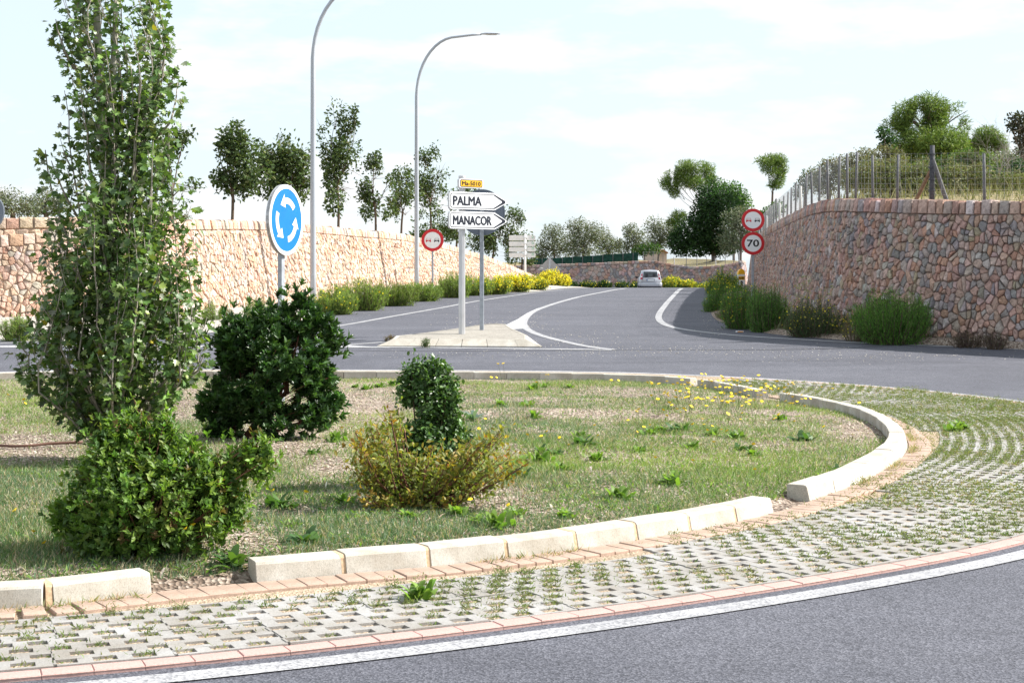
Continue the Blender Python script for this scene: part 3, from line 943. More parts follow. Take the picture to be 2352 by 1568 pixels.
FW = stone_wall('far retaining wall of pinkish stones across the end of the road behind the car',
    [(-8, 150.5, 2.85), (-2, 150, 2.9), (2, 150, 2.95), (7, 150, 3.12), (12.5, 150, 3.34), (14.3, 150, 3.34), (16, 150, 3.0), (17.6, 149.4, 2.80), (19.3, 148.3, 2.84), (21, 147, 3.05), (22.2, 146.6, 3.32), (22.9, 148, 3.34), (23.6, 153, 3.3)],
    1, .10, .30, .36, PAL_R, 300, .26, 3, coping_w=(.3, .5))
# second, set-back coping seen above the left wall's lowest stretch
BW = stone_wall('low upper terrace of pale stones set back behind the left end of the long wall',
    [(-25, 36.6, 3.05), (-19.5, 37.2, 3.06), (-14.0, 38.6, 3.12), (-11.8, 39.6, 3.2), (-10.4, 41.2, 3.24), (-9.6, 43, 3.24)],
    1, .10, .24, .24, PAL_L, 150, .28, 5, coping_w=(.2, .5), core='wall_core_pale', proud=.05, coping_objs=60)

# raised land behind the walls
def hill(d):
    return .085*np.minimum(d, 16) + .045*np.maximum(0, np.minimum(d, 60)-16)
def land(name, W, direc, slope, mat, dists=(.15, 1, 3, 7, 14, 28, 60, 130), drop=.05, amp=.25):
    P, N, H, zb = W['P'][::6], W['N'][::6], W['H'][::6], W['zb'][::6]
    V = []; m = len(dists)
    for i in range(len(P)):
        bx = P[i, 0] - N[i, 0]*(.2 + W['batter']*H[i]); by = P[i, 1] - N[i, 1]*(.2 + W['batter']*H[i])
        for d in dists:
            x = bx + direc[0]*d; y = by + direc[1]*d
            z = zb[i] + H[i] - drop + (hill(d) if slope < 0 else slope*min(d, 60)) + amp*min(1, d/10)*(float(vnoise(x*.3, y*.3, 5))-.3)
            V.append((x, y, z))
    Fc = [(i*m+k, i*m+k+1, (i+1)*m+k+1, (i+1)*m+k) for i in range(len(P)-1) for k in range(m-1)]
    return tag(obj(name, new_mesh(name, V, Fc, True), M[mat]), kind='structure')
land('right_hillside', RW, (.90, .436), -1, 'dry_land')
land('left_field', LW, (-.75, .66), .0, 'dry_land', drop=.28, amp=.1)
land('far_field', FW, (0, 1), .016, 'dry_land')

# ------------------------------------------------------------------ lettering
def text_part(name, body, w, h, cx, cz, y, mat, parent, bold=0.0):
    """flat lettering in the x-z plane, facing -y, fitted to w by h"""
    cu = bpy.data.curves.new(name, 'FONT'); cu.body = body; cu.size = 1.0;  cu.resolution_u = 3
    cu.extrude = 0.0
    tmp = bpy.data.objects.new(name, cu); COL.objects.link(tmp)
    dg = bpy.context.evaluated_depsgraph_get()
    me = bpy.data.meshes.new_from_object(tmp.evaluated_get(dg))
    bpy.data.objects.remove(tmp); bpy.data.curves.remove(cu)
    n = len(me.vertices); co = np.zeros(n*3, np.float32); me.vertices.foreach_get('co', co); co = co.reshape(-1, 3)
    mn, mx_ = co.min(0), co.max(0)
    out = np.zeros_like(co)
    out[:, 0] = cx + ((co[:, 0]-mn[0])/(mx_[0]-mn[0])-.5)*w
    out[:, 2] = cz + ((co[:, 1]-mn[1])/(mx_[1]-mn[1])-.5)*h
    out[:, 1] = y
    me.vertices.foreach_set('co', out.ravel()); me.update()
    if bold:
        # heavier strokes: the same letters again a hair to either side, each 0.3 mm further forward
        tris = [tuple(p.vertices) for p in me.polygons]
        V = []; Fc = []
        for j, (dx, dz) in enumerate(((0, 0), (-1, 0), (1, 0), (0, .7), (0, -.7))):
            q = out.copy(); q[:, 0] += dx*bold*h; q[:, 2] += dz*bold*h; q[:, 1] -= .0003*j
            Fc += [tuple(i+len(V) for i in t_) for t_ in tris]; V += [tuple(p) for p in q]
        bpy.data.meshes.remove(me); me = new_mesh(name, V, Fc)
    me.materials.clear(); me.materials.append(mat)
    return obj(name, me, mat, parent)

def flat(name, outline, y, mat, parent):
    n = len(outline)
    return obj(name, new_mesh(name, [(x, y, z) for x, z in outline], [tuple(range(n))]), mat, parent)

def post_box(name, w, d, z0, z1, mat, parent, x=0, y=0):
    mb = MB(); mb.box(x-w/2, x+w/2, y-d/2, y+d/2, z0, z1)
    return bevel(mb.build(name, mat, parent), .008)

def base_on(x, y, Y, dz=0.0):
    X = (x-1176)/F*Y
    return (X, Y, float(G(Y)) + dz)

# ------------------------------------------------------------------ street lamps
def lamp(px, Y, H, reach, label):
    loc = base_on(px, 0, Y, .03)
    t = thing('street_lamp', label, 'street lamp', loc, 0, 'tall curved street lamps on the left verge')
    mb = MB(); pts = []; rad = []
    bend = H - 2.6
    for z in np.linspace(0, bend, 9): pts.append((0, 0, z)); rad.append(.098 - .035*z/H)
    for a in np.linspace(8, 82, 10):
        A = math.radians(a)
        pts.append((reach*.62*(1-math.cos(A)), 0, bend + 2.35*math.sin(A))); rad.append(.062 - .012*a/90)
    x_, z_ = pts[-1][0], pts[-1][2]
    pts.append((reach*.86, 0, z_+.10)); rad.append(.045)
    pts.append((reach, 0, z_+.13)); rad.append(.042)
    mb.tube(pts, rad, 14); mb.build('pole', M['steel'], t, True)
    mb = MB(); mb.tube([(0,0,-.05),(0,0,.02)], [.19,.19], 4); mb.build('base_plate', M['steel'], t)
    d = MB(); d.box(-.05, .05, -.103, -.088, .45, .95); bevel(d.build('access_door', M['steel'], t), .004)
    hx, hz = reach, z_+.13
    mb = MB(); V = []; secs = [(-.1,.035,.03),(.05,.06,.045),(.15,.12,.06),(.35,.15,.055),(.62,.14,.035),(.74,.10,.018)]
    n = 10
    for x, w, h in secs:
        for k in range(n):
            a = 2*math.pi*k/n; V.append((hx+x, w*math.cos(a), hz + .01*x + h*math.sin(a)*(1 if math.sin(a) > 0 else .45)))
    Fc = [(i*n+k, i*n+(k+1)%n, (i+1)*n+(k+1)%n, (i+1)*n+k) for i in range(len(secs)-1) for k in range(n)] + [tuple(range(n-1,-1,-1)), tuple((len(secs)-1)*n+k for k in range(n))]
    mb.add(V, Fc); hd = mb.build('lamp_head', M['steel'], t, True)
    g = MB(); g.box(hx+.2, hx+.6, -.09, .09, hz-.034, hz-.028); g.build('lamp_lens', M['white'], hd)
    return t
lamp(719, 47.0, 10.2, 2.6, 'nearer tall grey street lamp whose curved top leaves the picture')
lamp(957, 60.0, 10.25, 2.55, 'farther grey street lamp with its whole curved arm and flat lamp head in view')

# ------------------------------------------------------------------ round signs
def ang_for(nx, ny): return math.atan2(nx, -ny)      # local -y turned to (nx, ny)
def roundabout_sign(px, pz_c, Y, ang, label, diam=.92, post_px=None, face=True):
    X = (px-1176)/F*Y; zc = CAM_H - (pz_c-640)/F*Y; g = float(G(Y)) + .0
    t = thing('roundabout_sign', label, 'road sign', (X, Y, g), ang, 'round blue roundabout signs')
    post_box('post', .085, .06, -.2, zc-g+diam*.40, M['post_steel'], t, y=.055)
    r = diam/2
    mb = MB(); mb.prism([(x, z+zc-g) for x, z in circle(r, 56)], -.012, .02)
    mb.ring(r, r-.02, -.018, .03, 56, 0, zc-g)
    pl = mb.build('plate', M['sign_back'] if not face else M['alu'], t)
    fr = MB(); fr.ring(r-.004, r*.885, -.0225, -.0185, 56, 0, zc-g); fr.build('white_border', M['white'], pl)
    flat('blue_face', circle(r*.89, 56, 0, zc-g), -.0195, M['blue'], pl)
    for k in range(3):
        c0 = [100, 220, 340][k] - 62
        ro, ri = r*.63, r*.46
        P = []
        for a in np.linspace(c0, c0+62, 10): P.append((ro*math.cos(math.radians(a)), ro*math.sin(math.radians(a))))
        a1 = math.radians(c0+62); a2 = math.radians(c0+92)
        P.append((r*.74*math.cos(a1), r*.74*math.sin(a1)))
        P.append((r*.545*math.cos(a2), r*.545*math.sin(a2)))
        P.append((r*.35*math.cos(a1), r*.35*math.sin(a1)))
        for a in np.linspace(c0+62, c0, 10): P.append((ri*math.cos(math.radians(a)), ri*math.sin(math.radians(a))))
        n = len(P)
        me = new_mesh('arrow', [(x, -.0215, z+zc-g) for x, z in P], [tuple(range(n))])
        obj('arrow', me, M['white'], pl)
    b = MB()
    for dz in (-.34, -.37): b.box(-.02, -.008, .018, .026, zc-g+dz, zc-g+dz+.012)
    b.build('bolts', M['steel'], t)
    return t
roundabout_sign(655, 505.5, 19.0, ang_for(.94, -.342), 'blue roundabout sign with three white arrows, rising behind the dark bush', diam=.885)
roundabout_sign(1107, 488, 31.9, math.radians(180-3), 'back of a round sign on a square post beside the direction signs', diam=.965, face=False)
roundabout_sign(-29, 487, 35.4, math.radians(180-12), 'back of a round sign cut by the left edge of the picture', diam=.87, face=False)

def car_symbol(cx, cz, w, mat, parent, y):
    s = w/2
    def q(P): return [(cx+x*s, cz+z*s) for x, z in P]
    mb = MB()
    def fl(P): 
        P = q(P); n = len(P); mb.add([(x, y, z) for x, z in P], [tuple(range(n))])
    fl([(-1,-.38),(1,-.38),(1,.0),(.9,.16),(-.9,.16),(-1,.0)])
    fl([(-.95,-.7),(-.62,-.7),(-.62,-.38),(-.95,-.38)])
    fl([(.62,-.7),(.95,-.7),(.95,-.38),(.62,-.38)])
    fl([(-.9,.16),(-.78,.16),(-.62,.72),(-.74,.78)])
    fl([(.78,.16),(.9,.16),(.74,.78),(.62,.72)])
    fl([(-.62,.70),(.62,.70),(.74,.80),(-.74,.80)])
    o = mb.build('car_symbol', mat, parent)
    flat('lamp_bar', q([(-.3,-.16),(.3,-.16),(.3,-.02),(-.3,-.02)]), y-.002, M['white'], o)
    return o
def prohibition(parent, zc, diam, kind):
    r = diam/2
    mb = MB(); mb.prism(circle(r, 56, 0, zc), -.01, .02)
    pl = mb.build('plate', M['sign_back'], parent)
    k = MB(); k.ring(r, r*.735, -.016, -.009, 56, 0, zc); k.build('red_ring', M['red'], pl)
    flat('white_face', circle(r*.74, 56, 0, zc), -.0125, M['white'], pl)
    if kind == 'overtake':
        car_symbol(-r*.37, zc-.01, r*.46, M['red'], pl, -.0145)
        car_symbol(r*.37, zc-.01, r*.46, M['black'], pl, -.0145)
    else:
        text_part('lettering', kind, r*1.02, r*.60, 0, zc+.005, -.0145, M['black'], pl, .04)
def no_overtaking(px, Y, ang, plates, label, diam):
    g = float(G(Y)); X = (px-1176)/F*Y
    t = thing('speed_sign' if len(plates) > 1 else 'overtaking_sign', label, 'road sign', (X, Y, g), ang)
    top = CAM_H - (plates[0][0]-640)/F*Y - g
    post_box('post', .085, .05, -.2, top+diam*.3, M['post_steel'], t, y=.046)
    for py, kind in plates:
        prohibition(t, CAM_H - (py-640)/F*Y - g, diam, kind)
    return t
no_overtaking(993.5, 61.5, math.radians(4), [(551.5, 'overtake')], 'red-ringed no overtaking sign in front of the sunlit left wall', .90)
no_overtaking(1729.5, 51.0, math.radians(-2), [(505.5, 'overtake'), (559, '70')], 'post with a no overtaking sign above a 70 speed limit sign by the right wall', .765)

# ------------------------------------------------------------------ direction signs
def direction_signs():
    Y = 30.6; X = (1061-1176)/F*Y; g = float(G(Y)) + .13
    a = math.radians(37)
    t = thing('direction_signpost', 'fluted aluminium post carrying PALMA and MANACOR arrow boards and a yellow road number', 'signpost', (X, Y, g))
    zz = lambda py: CAM_H - (py-640)/F*Y - g
    mb = MB(); pts = circle(.066, 32); V = []; n = 32
    for z in (-.1, zz(408)):
        for k in range(n):
            r_ = .066 if k % 2 else .059
            A = 2*math.pi*k/n; V.append((r_*math.cos(A), r_*math.sin(A), z))
    mb.add(V, [(k, (k+1)%n, n+(k+1)%n, n+k) for k in range(n)] + [tuple(n+k for k in range(n))]); mb.build('post', M['alu'], t)
    mb = MB(); mb.tube([(0,0,zz(409)),(0,0,zz(404)),(0,0,zz(403))], [.069,.069,.03], 20); mb.build('post_cap', M['alu'], t)
    def board(py, text, tw):
        b = bpy.data.objects.new('arrow_board', None); COL.objects.link(b); b.parent = t
        b.location = (0, 0, zz(py)); b.rotation_euler = (0, 0, a)
        L, h = 1.45, .345; x0 = -.40; xt = x0+L
        def arrow(e, tip=0):
            hh = h/2-e; l = x0+e; n = xt-.33-e*.35
            P = [(n, -hh), (xt-e*1.35-.03, -.022), (xt-e*1.35-.03, .022), (n, hh)]
            r_ = max(.012, .05-e*.6)
            for k in range(5):
                A = math.radians(90+90*k/4); P.append((l+r_+r_*math.cos(A), hh-r_+r_*math.sin(A)))
            for k in range(5):
                A = math.radians(180+90*k/4); P.append((l+r_+r_*math.cos(A), -hh+r_+r_*math.sin(A)))
            return P
        mb = MB(); mb.prism(arrow(0), -.135, -.075); pn = mb.build('board', M['alu'], b); bevel(pn, .006)
        flat('white_rim', arrow(.004), -.1365, M['white'], b)
        # dark border: long bar plus the filled arrow head
        flat('dark_border', arrow(.026), -.138, M['navy'], b)
        P = arrow(.040); hh = h/2-.040
        n0 = xt-.36
        P[0] = (n0-.01, -hh); P[1] = (xt-.155, -.012); P[2] = (xt-.155, .012); P[3] = (n0-.01, hh)
        flat('white_face', P, -.1395, M['white'], b)
        text_part('lettering', text, tw, .175, x0+.09+tw/2, .0, -.1412, M['navy'], b, .06)
        br = MB(); br.box(-.075, .075, -.075, -.058, -.12, .12); br.tube([(0,0,-.05),(0,0,.05)], [.072,.072], 16); br.build('bracket', M['alu'], b)
    board(462, 'PALMA', .69)
    board(506.5, 'MANACOR', .94)
    b = bpy.data.objects.new('number_board', None); COL.objects.link(b); b.parent = t
    b.location = (0, 0, zz(422)); b.rotation_euler = (0, 0, a)
    def rr(w, h, r): return [(x+.135, z) for x, z in round_rect(w, h, r)]
    mb = MB(); mb.prism(rr(.60, .185, .035), -.135, -.075); mb.build('board', M['alu'], b)
    flat('white_rim', rr(.592, .177, .032), -.1365, M['white'], b)
    flat('dark_border', rr(.545, .150, .028), -.138, M['navy'], b)
    flat('yellow_face', rr(.515, .122, .022), -.1395, M['yellow'], b)
    text_part('lettering', 'Ma-5010', .45, .080, .135, .0, -.1412, M['black'], b, .05)
    br = MB(); br.box(-.075, .075, -.075, -.058, -.06, .06); br.build('bracket', M['alu'], b)
direction_signs()

# small signs further on, seen from behind
def tourist_sign():
    Y = 74.0; X = (1206-1176)/F*Y; g = float(G(Y)); t = thing('panel_signpost', 'pale post with four stacked blank panels with small green stickers seen from behind', 'signpost', (X, Y, g))
    zz = lambda py: CAM_H - (py-640)/F*Y - g
    mb = MB(); mb.tube([(0,0,-.3),(0,0,zz(537))], [.06,.055], 14); mb.build('post', M['pale_sign'], t, True)
    k = Y/F
    for y0, y1 in ((540, 560.5), (562.5, 581), (583, 601), (604, 622)):
        y0 = 540 + (y0-540)*.63; y1 = 540+(y1-540)*.63
        cz = (zz(y0)+zz(y1))/2; h = zz(y0)-zz(y1); x0, x1 = -37*k, 24*k
        mb = MB(); mb.prism([(x+(x0+x1)/2, z+cz) for x, z in round_rect(x1-x0, h*.93, .05)], .05, .08)
        pn = mb.build('panel', M['pale_sign'], t)
        bevel(pn, .006)
        mb = MB(); mb.ring(.055, .038, .046, .049, 20, x1-.13, cz+.04); mb.build('sticker', M['green_print'], pn)
        mb = MB(); mb.box(-.09, .09, -.065, .05, cz-.03, cz+.03); mb.build('bracket', M['pale_sign'], pn)
tourist_sign()
def warning_back():
    Y = 84.0; X = (1262-1176)/F*Y; g = float(G(Y)); t = thing('warning_sign', 'grey back of a triangular sign rising from yellow broom', 'road sign', (X, Y, g), math.pi)
    zz = lambda py: CAM_H - (py-640)/F*Y - g
    post_box('post', .10, .05, -.3, zz(592), M['steel'], t, y=.045)
    w = 27*Y/F; zt = zz(594); zb = zz(621.5); zt = zb + (zz(592)-zb)*1.05
    mb = MB(); P = []
    for cx, cz, a0 in ((w-.05, zb+.05, -90), (0, zt-.07, 30), (-w+.05, zb+.05, 150)):
        for k in range(5):
            A = math.radians(a0+120*k/4); P.append((cx+.05*math.cos(A), cz+.05*math.sin(A)))
    mb.prism(P, -.01, .02); pl = mb.build('plate', M['sign_back'], t); pl.data.materials[0] = M['steel_back']
    mb = MB(); mb.box(w*.55, w*.75, .021, .024, zb+.12, zb+.16); mb.build('sticker', M['white'], pl)
M['steel_back'] = plain('grey_plate_back', (.30,.30,.31), .6, var=.06)
warning_back()

def milestone():
    Y = 66.0; X = (1702-1176)/F*Y; g = float(G(Y)); k = Y/F
    t = thing('kilometre_stone', 'white kilometre post with rounded yellow top and the number 8', 'milestone', (X, Y, g), math.radians(8))
    zz = lambda py: CAM_H - (py-640)/F*Y - g
    w = 16.5*k/2; top = zz(618); sh = zz(630)
    mb = MB(); mb.prism([(-w, -.1), (w, -.1), (w, sh), (-w, sh)], -.1, .1); bevel(mb.build('body', M['white'], t), .01)
    P = [(w*math.cos(a), sh+.002+(top-sh)*math.sin(a)) for a in np.linspace(0, math.pi, 14)]
    mb = MB(); mb.prism(P, -.102, .102); mb.build('rounded_cap', M['yellow'], t)
    b0, b1 = zz(642.5), zz(634.5)
    flat('number_band', [(-w*.88, b0), (w*.88, b0), (w*.88, b1), (-w*.88, b1)], -.103, M['yellow'], t)
    text_part('lettering', 'Ma-5010', w*1.5, (b1-b0)*.6, 0, (b0+b1)/2, -.105, M['black'], t, .05)
    text_part('lettering', '8', w*.55, zz(645.5)-zz(659), 0, zz(652), -.105, M['black'], t, .05)
milestone()

# ------------------------------------------------------------------ car seen from behind
def car():
    Y = 113.0; X = (1494-1176)/F*Y; g = float(G(Y))
    t = thing('car', 'small silver hatchback driving away over the crest of the road', 'car', (X, Y, g), math.radians(-2))
    prof = [(.0,.22),(.60,.22),(.76,.30),(.815,.50),(.825,.72),(.80,.90),(.775,.98),(.69,1.28),(.635,1.42),(.58,1.485),(.45,1.52),(.0,1.54)]
    secs = [(-.05,.93,.0,.97,0), (.0,.965,.02,.99,.05), (.10,1,.08,1,.12), (.8,1,.02,1,.0), (2.1,1,.0,1,.0), (2.75,.995,.0,.86,0), (3.1,.985,0,.66,0), (3.75,.95,0,.60,0), (3.98,.86,0,.50,0)]
    V = []; m = len(prof); n = 2*m-2
    for y, wx, lean, hz, _ in secs:
        ring = []
        for x, z in prof:
            zz = z if z < .9 else .9 + (z-.9)*max(0.02, (hz-.58)/.42)
            yy = y + (max(0, z-.9)*.28 if y < .5 else 0)
            ring.append((x*wx, yy, zz))
        ring += [(-x, yy, zz) for x, yy, zz in ring[-2:0:-1]]
        V += ring
    Fc = [(i*n+k, (i+1)*n+k, (i+1)*n+(k+1)%n, i*n+(k+1)%n) for i in range(len(secs)-1) for k in range(n)]
    Fc += [tuple(range(n)), tuple((len(secs)-1)*n+k for k in range(n-1,-1,-1))]
    mb = MB(); mb.add(V, Fc); body = mb.build('body', M['carpaint'], t, True)
    lean = lambda z: -.055 + max(0, z-.9)*.28
    def rear(name, P, mat, off=.006, par=t, d=.012):
        n_ = len(P)
        V = [(x, lean(z)-off, z) for x, z in P] + [(x, lean(z)+d+.03, z) for x, z in P]
        F_ = [tuple(range(n_)), tuple(range(2*n_-1, n_-1, -1))] + [(i, i+n_, (i+1)%n_+n_, (i+1)%n_) for i in range(n_)]
        return obj(name, new_mesh(name, V, F_), mat, par)
    win = rear('rear_window', [(-.555,.985),(.555,.985),(.50,1.40),(-.50,1.40)], M['glass'])
    for sx in (-.28, .28):
        mb = MB(); mb.prism([(sx+x, z) for x, z in round_rect(.22, .26, .08)], lean(1.1)-.012, lean(1.1)-.008)
        for i_ in range(len(mb.v)): mb.v[i_] = (mb.v[i_][0], lean(mb.v[i_][2]+1.12)-.009 + (.0 if mb.v[i_][1] < lean(1.1)-.01 else .004), mb.v[i_][2]+1.12)
        mb.build('headrest', M['plastic'], win)
    mb = MB(); mb.tube([(.0,lean(1.0)-.02,1.0),(.30,lean(1.03)-.02,1.03)], [.012,.008], 6); mb.build('wiper', M['plastic'], t)
    for sx in (-1, 1):
        P = [(.59,.99),(.64,.80),(.74,.84),(.735,1.0),(.64,1.26),(.595,1.26)]
        P = [(sx*x, z) for x, z in P]
        if sx < 0: P = P[::-1]
        tl = rear('tail_light', P[::-1] if True else P, M['tail'], .012)
        Q = [(sx*x, z) for x, z in ((.605,.985),(.72,.985),(.705,1.08),(.60,1.08))]
        rear('reverse_lens', Q, M['white'], .016, tl)
        mb = MB(); mb.box(.0, .20, -.05, .06, -.06, .07); mr = bevel(mb.build('mirror', M['plastic'], t), .03, 3); mr.location = (sx*.80 if sx > 0 else -1.0, 2.35, .98)
        for wy in (.62, 3.05):
            mb = MB(); mb.tube([(sx*.62, wy, .30), (sx*.64, wy, .30), (sx*.80, wy, .30), (sx*.815, wy, .30)], [.27,.30,.30,.27], 24); wl_ = mb.build('wheel', M['tyre'], t, False)
            mb = MB(); mb.tube([(sx*.815, wy, .30), (sx*.822, wy, .30)], [.20,.19], 20); mb.build('rim', M['rim'], wl_)
        sw = [(.75,1.0),(2.55,1.0),(2.15,1.38),(.75,1.42)]
        V = []
        for y, z in sw: V.append((sx*(.775 - (z-.98)*.285 + .004), y, z))
        obj('side_window', new_mesh('side_window', V, [(0,1,2,3)]), M['glass'], t)
    pf = rear('number_plate_recess', [(-.30,.70),(.30,.70),(.32,.87),(-.32,.87)], M['rim'], .004)
    rear('number_plate', [(-.26,.715),(.26,.715),(.26,.825),(-.26,.825)], M['white'], .012, pf)
    rear('plate_band', [(-.26,.715),(-.22,.715),(-.22,.825),(-.26,.825)], M['blue'], .016, pf)
    mb = MB(); V = []
    # bumper wraps round the tail
    bp = [(-.84,.28),(-.86,.10),(-.80,-.02),(-.6,-.10),(0,-.13),(.6,-.10),(.80,-.02),(.86,.10),(.84,.28)]
    for z, k in ((.30,.95),(.36,1.0),(.52,1.02),(.56,.99)):
        for x, y in bp: V.append((x*k, y*k, z))
    nb = len(bp); F_ = [(i*nb+k, i*nb+k+1, (i+1)*nb+k+1, (i+1)*nb+k) for i in range(3) for k in range(nb-1)]
    F_.append(tuple(3*nb+k for k in range(nb))); F_.append(tuple(nb-1-k for k in range(nb)))
    mb.add(V, F_); mb.build('bumper', M['carpaint'], t, True)
    mb = MB(); mb.box(-.70, .70, -.09, .3, .17, .31); mb.build('rear_valance', M['plastic'], t)
car()

# ------------------------------------------------------------------ fences
def wall_path(W, off, step, u0, u1, lift=0.0):
    s, P, N, H, zb = W['s'], W['P'], W['N'], W['H'], W['zb']
    us = np.arange(u0, u1, step)
    x = np.interp(us, s, P[:, 0]); y = np.interp(us, s, P[:, 1])
    nx = np.interp(us, s, N[:, 0]); ny = np.interp(us, s, N[:, 1])
    h = np.interp(us, s, H); z = np.interp(us, s, zb) + h
    k = -off - W['batter']*h
    return np.stack([x+nx*k, y+ny*k, z+lift], axis=1)
def wire_part(path, z0, z1, nh, sv, r, parent, org, name='wire_mesh'):
    """a woven fence: horizontal wires and uprights as thin three-sided rods"""
    d = np.concatenate([[0], np.cumsum(np.linalg.norm(np.diff(path[:, :2], axis=0), axis=1))])
    mb = MB(); org = np.array(org)
    def rod(a, b):
        mb.tube([Vector(a-org), Vector(b-org)], [r, r], 3, False)
    for k in range(nh):
        z = z0 + (z1-z0)*(k/(nh-1))**1.15
        for i in range(len(path)-1):
            rod(path[i]+np.array([0,0,z]), path[i+1]+np.array([0,0,z]))
    for q in np.arange(0.05, d[-1], sv):
        p = np.array([np.interp(q, d, path[:, k]) for k in range(3)])
        rod(p+np.array([0,0,z0]), p+np.array([0,0,z1]))
    o = mb.build(name, M['wire'], parent); o['kind'] = 'stuff'
    return o
def right_fence():
    # posts where the photograph shows them, then evenly spaced along the wall
    path = wall_path(RW, .28, .1, 0.3, RW['s'][-1]-.5)
    d = np.concatenate([[0], np.cumsum(np.linalg.norm(np.diff(path[:, :2], axis=0), axis=1))])
    px = 1176 + F*path[:, 0]/path[:, 1]
    org = (path[60, 0], path[60, 1], path[60, 2])
    t = thing('wire_fence', 'woven wire fence on leaning grey stakes along the top of the right wall', 'fence', org)
    i_t = int(np.argmin(px + (d > 25)*0))       # unused but keeps the crest in view
    first = [2400, 2265, 2143, 2060, 2005, 1965, 1946, 1926]
    near = path[path[:, 1] < 40]
    npx = 1176 + F*near[:, 0]/near[:, 1]
    spots = []
    for x in first:
        j = int(np.argmin(abs(npx - x))); spots.append(near[j])
    q = float(np.interp(np.linalg.norm(spots[-1][:2]-path[0, :2]), [0, 1], [0, 1]))
    j = int(np.argmin(np.linalg.norm(path[:, :2]-spots[-1][:2], axis=1)))
    dd = d[j]+1.5
    while dd < d[-1]-.5:
        spots.append(np.array([np.interp(dd, d, path[:, k]) for k in range(3)])); dd += 1.75
    rr = random.Random(4)
    for i, p in enumerate(spots):
        loc = Vector(p) - Vector(org)
        h = .98 + rr.uniform(-.06, .05)
        mb = MB(); lean = Vector((rr.uniform(-.02, .05), rr.uniform(-.03, .03), 0))
        if i == 2:
            mb.tube([(0,0,-.15),(.005,0,.55),(.01,0,1.12)], [.055,.05,.048], 9)
            po = mb.build('post', M['dark_post'], t, True, loc=loc)
            po['label'] = 'dark straining post with two slanting props'
            m2 = MB(); m2.tube([(.015,-.02,.82),(.38,.10,-.15)], [.042,.048], 8); m2.build('prop', M['post_wood'], po)
            m2 = MB(); m2.tube([(-.01,.05,.62),(-.34,.25,-.15)], [.036,.04], 8); m2.build('prop', M['brown_post'], po)
            for z in (.2, .42, .66, .93):
                m2 = MB(); m2.tube([(0,0,z),(0,0,z+.03)], [.07,.07], 9); m2.build('clamp', M['dark_post'], po)
            continue
        if i > 7 and i % 5 == 2:
            h *= .8; mb.tube([(0,0,-.15),lean*.5+Vector((0,0,h))], [.042,.040], 7); mb.build('post', M['white_post'], t, True, loc=loc)['label'] = 'short pale concrete post'
        else:
            mb.tube([(0,0,-.15),lean*.5+Vector((0,0,h*.5)),lean+Vector((0,0,h))], [.030,.028,.026], 8); mb.build('post', M['post_wood'], t, True, loc=loc)
    wp_ = path[::8]
    wire_part(wp_, .04, .96, 9, .15, .0026, t, org)
M['white_post'] = plain('pale_concrete_post', (.55,.54,.52), .9, var=.1)
right_fence()
def far_fences():
    path = wall_path(FW, .5, .5, 0.5, FW['s'][-1]-.5)
    px = 1176 + F*path[:, 0]/path[:, 1]
    a = path[(px > 1190) & (px < 1468)]; b = path[px >= 1467]
    org = tuple(a[len(a)//2])
    t = thing('netting_fence', 'dark green shade netting fence on thin posts above the far wall', 'fence', org)
    mb = MB(); V = []; n = len(a)
    h = np.interp(1176+F*a[:, 0]/a[:, 1], [1190, 1270, 1360, 1468], [.60, .62, .72, .85])
    rr = random.Random(3)
    for i in range(n):
        p = a[i]-np.array(org)
        w = .03*rr.uniform(-1, 1)
        for z, dy in ((-.02, 0), (h[i]*.5, w), (h[i]+rr.uniform(-.02, .01), 0)):
            V.append((p[0], p[1]+dy, p[2]+z))
        for z, dy in ((-.02, 0), (h[i]*.5, w), (h[i]+rr.uniform(-.02, .01), 0)):
            V.append((p[0], p[1]+dy+.02, p[2]+z))
    Fc = []
    for i in range(n-1):
        q = 6*i
        for k in (0, 1, 3, 4): Fc.append((q+k, q+6+k, q+7+k, q+k+1))
        Fc.append((q+2, q+8, q+11, q+5))
    mb.add(V, Fc); mb.build('netting', M['net'], t)
    for i in range(0, n, 2):
        p = a[i]-np.array(org)
        mb = MB(); mb.tube([(0,-.04,-.1),(0,-.04,h[i]+.06)], [.028,.028], 5); mb.build('post', M['post_wood'], t, loc=tuple(p))
    org = tuple(b[len(b)//2])
    t = thing('wire_fence', 'open wire fence with thin pale posts on the far wall behind the car', 'fence', org)
    k = 0
    for i in range(0, len(b), 2):
        p = b[i]-np.array(org); k += 1
        mb = MB(); hh = .95 if k % 4 else .75
        mb.tube([(0,0,-.1),(.0 if k % 4 else -.08,0,hh)], [.03 if k % 4 else .05]*2, 5)
        mb.build('post', M['post_wood'] if k % 4 else M['white_post'], t, loc=tuple(p))
    wire_part(b[::2], .03, .9, 7, .30, .006, t, org)
far_fences()

# ------------------------------------------------------------------ small things
def hose():
    mb = MB(); pts = []
    for x, y in ((-60, 1052), (-10, 1052.5), (30, 1055), (70, 1054.5), (110, 1052), (150, 1051), (190, 1050)):
        p = gp(x, y); pts.append((p[0], p[1], float(mound(p[0], p[1]))+.03))
    P, _ = spline(pts, .06)
    mb.tube([Vector(p) for p in P], [.013]*len(P), 7)
    tag(mb.build('irrigation_hose', M['hose'], None, True), 'thin brown irrigation hose lying on mulch at the left edge', 'hose')
hose()
def reflector():
    p = gp(1699, 763); t = thing('road_stud', 'small orange reflector lying on the asphalt by the right shrubs', 'reflector', (p[0], p[1], float(G(p[1]))), .2)
    mb = MB(); mb.box(-.08, .08, -.05, .05, .004, .028); bevel(mb.build('body', M['white'], t), .008)
    mb = MB(); mb.box(-.065, .065, -.052, -.046, .008, .024); mb.build('lens', M['orange'], t)
reflector()
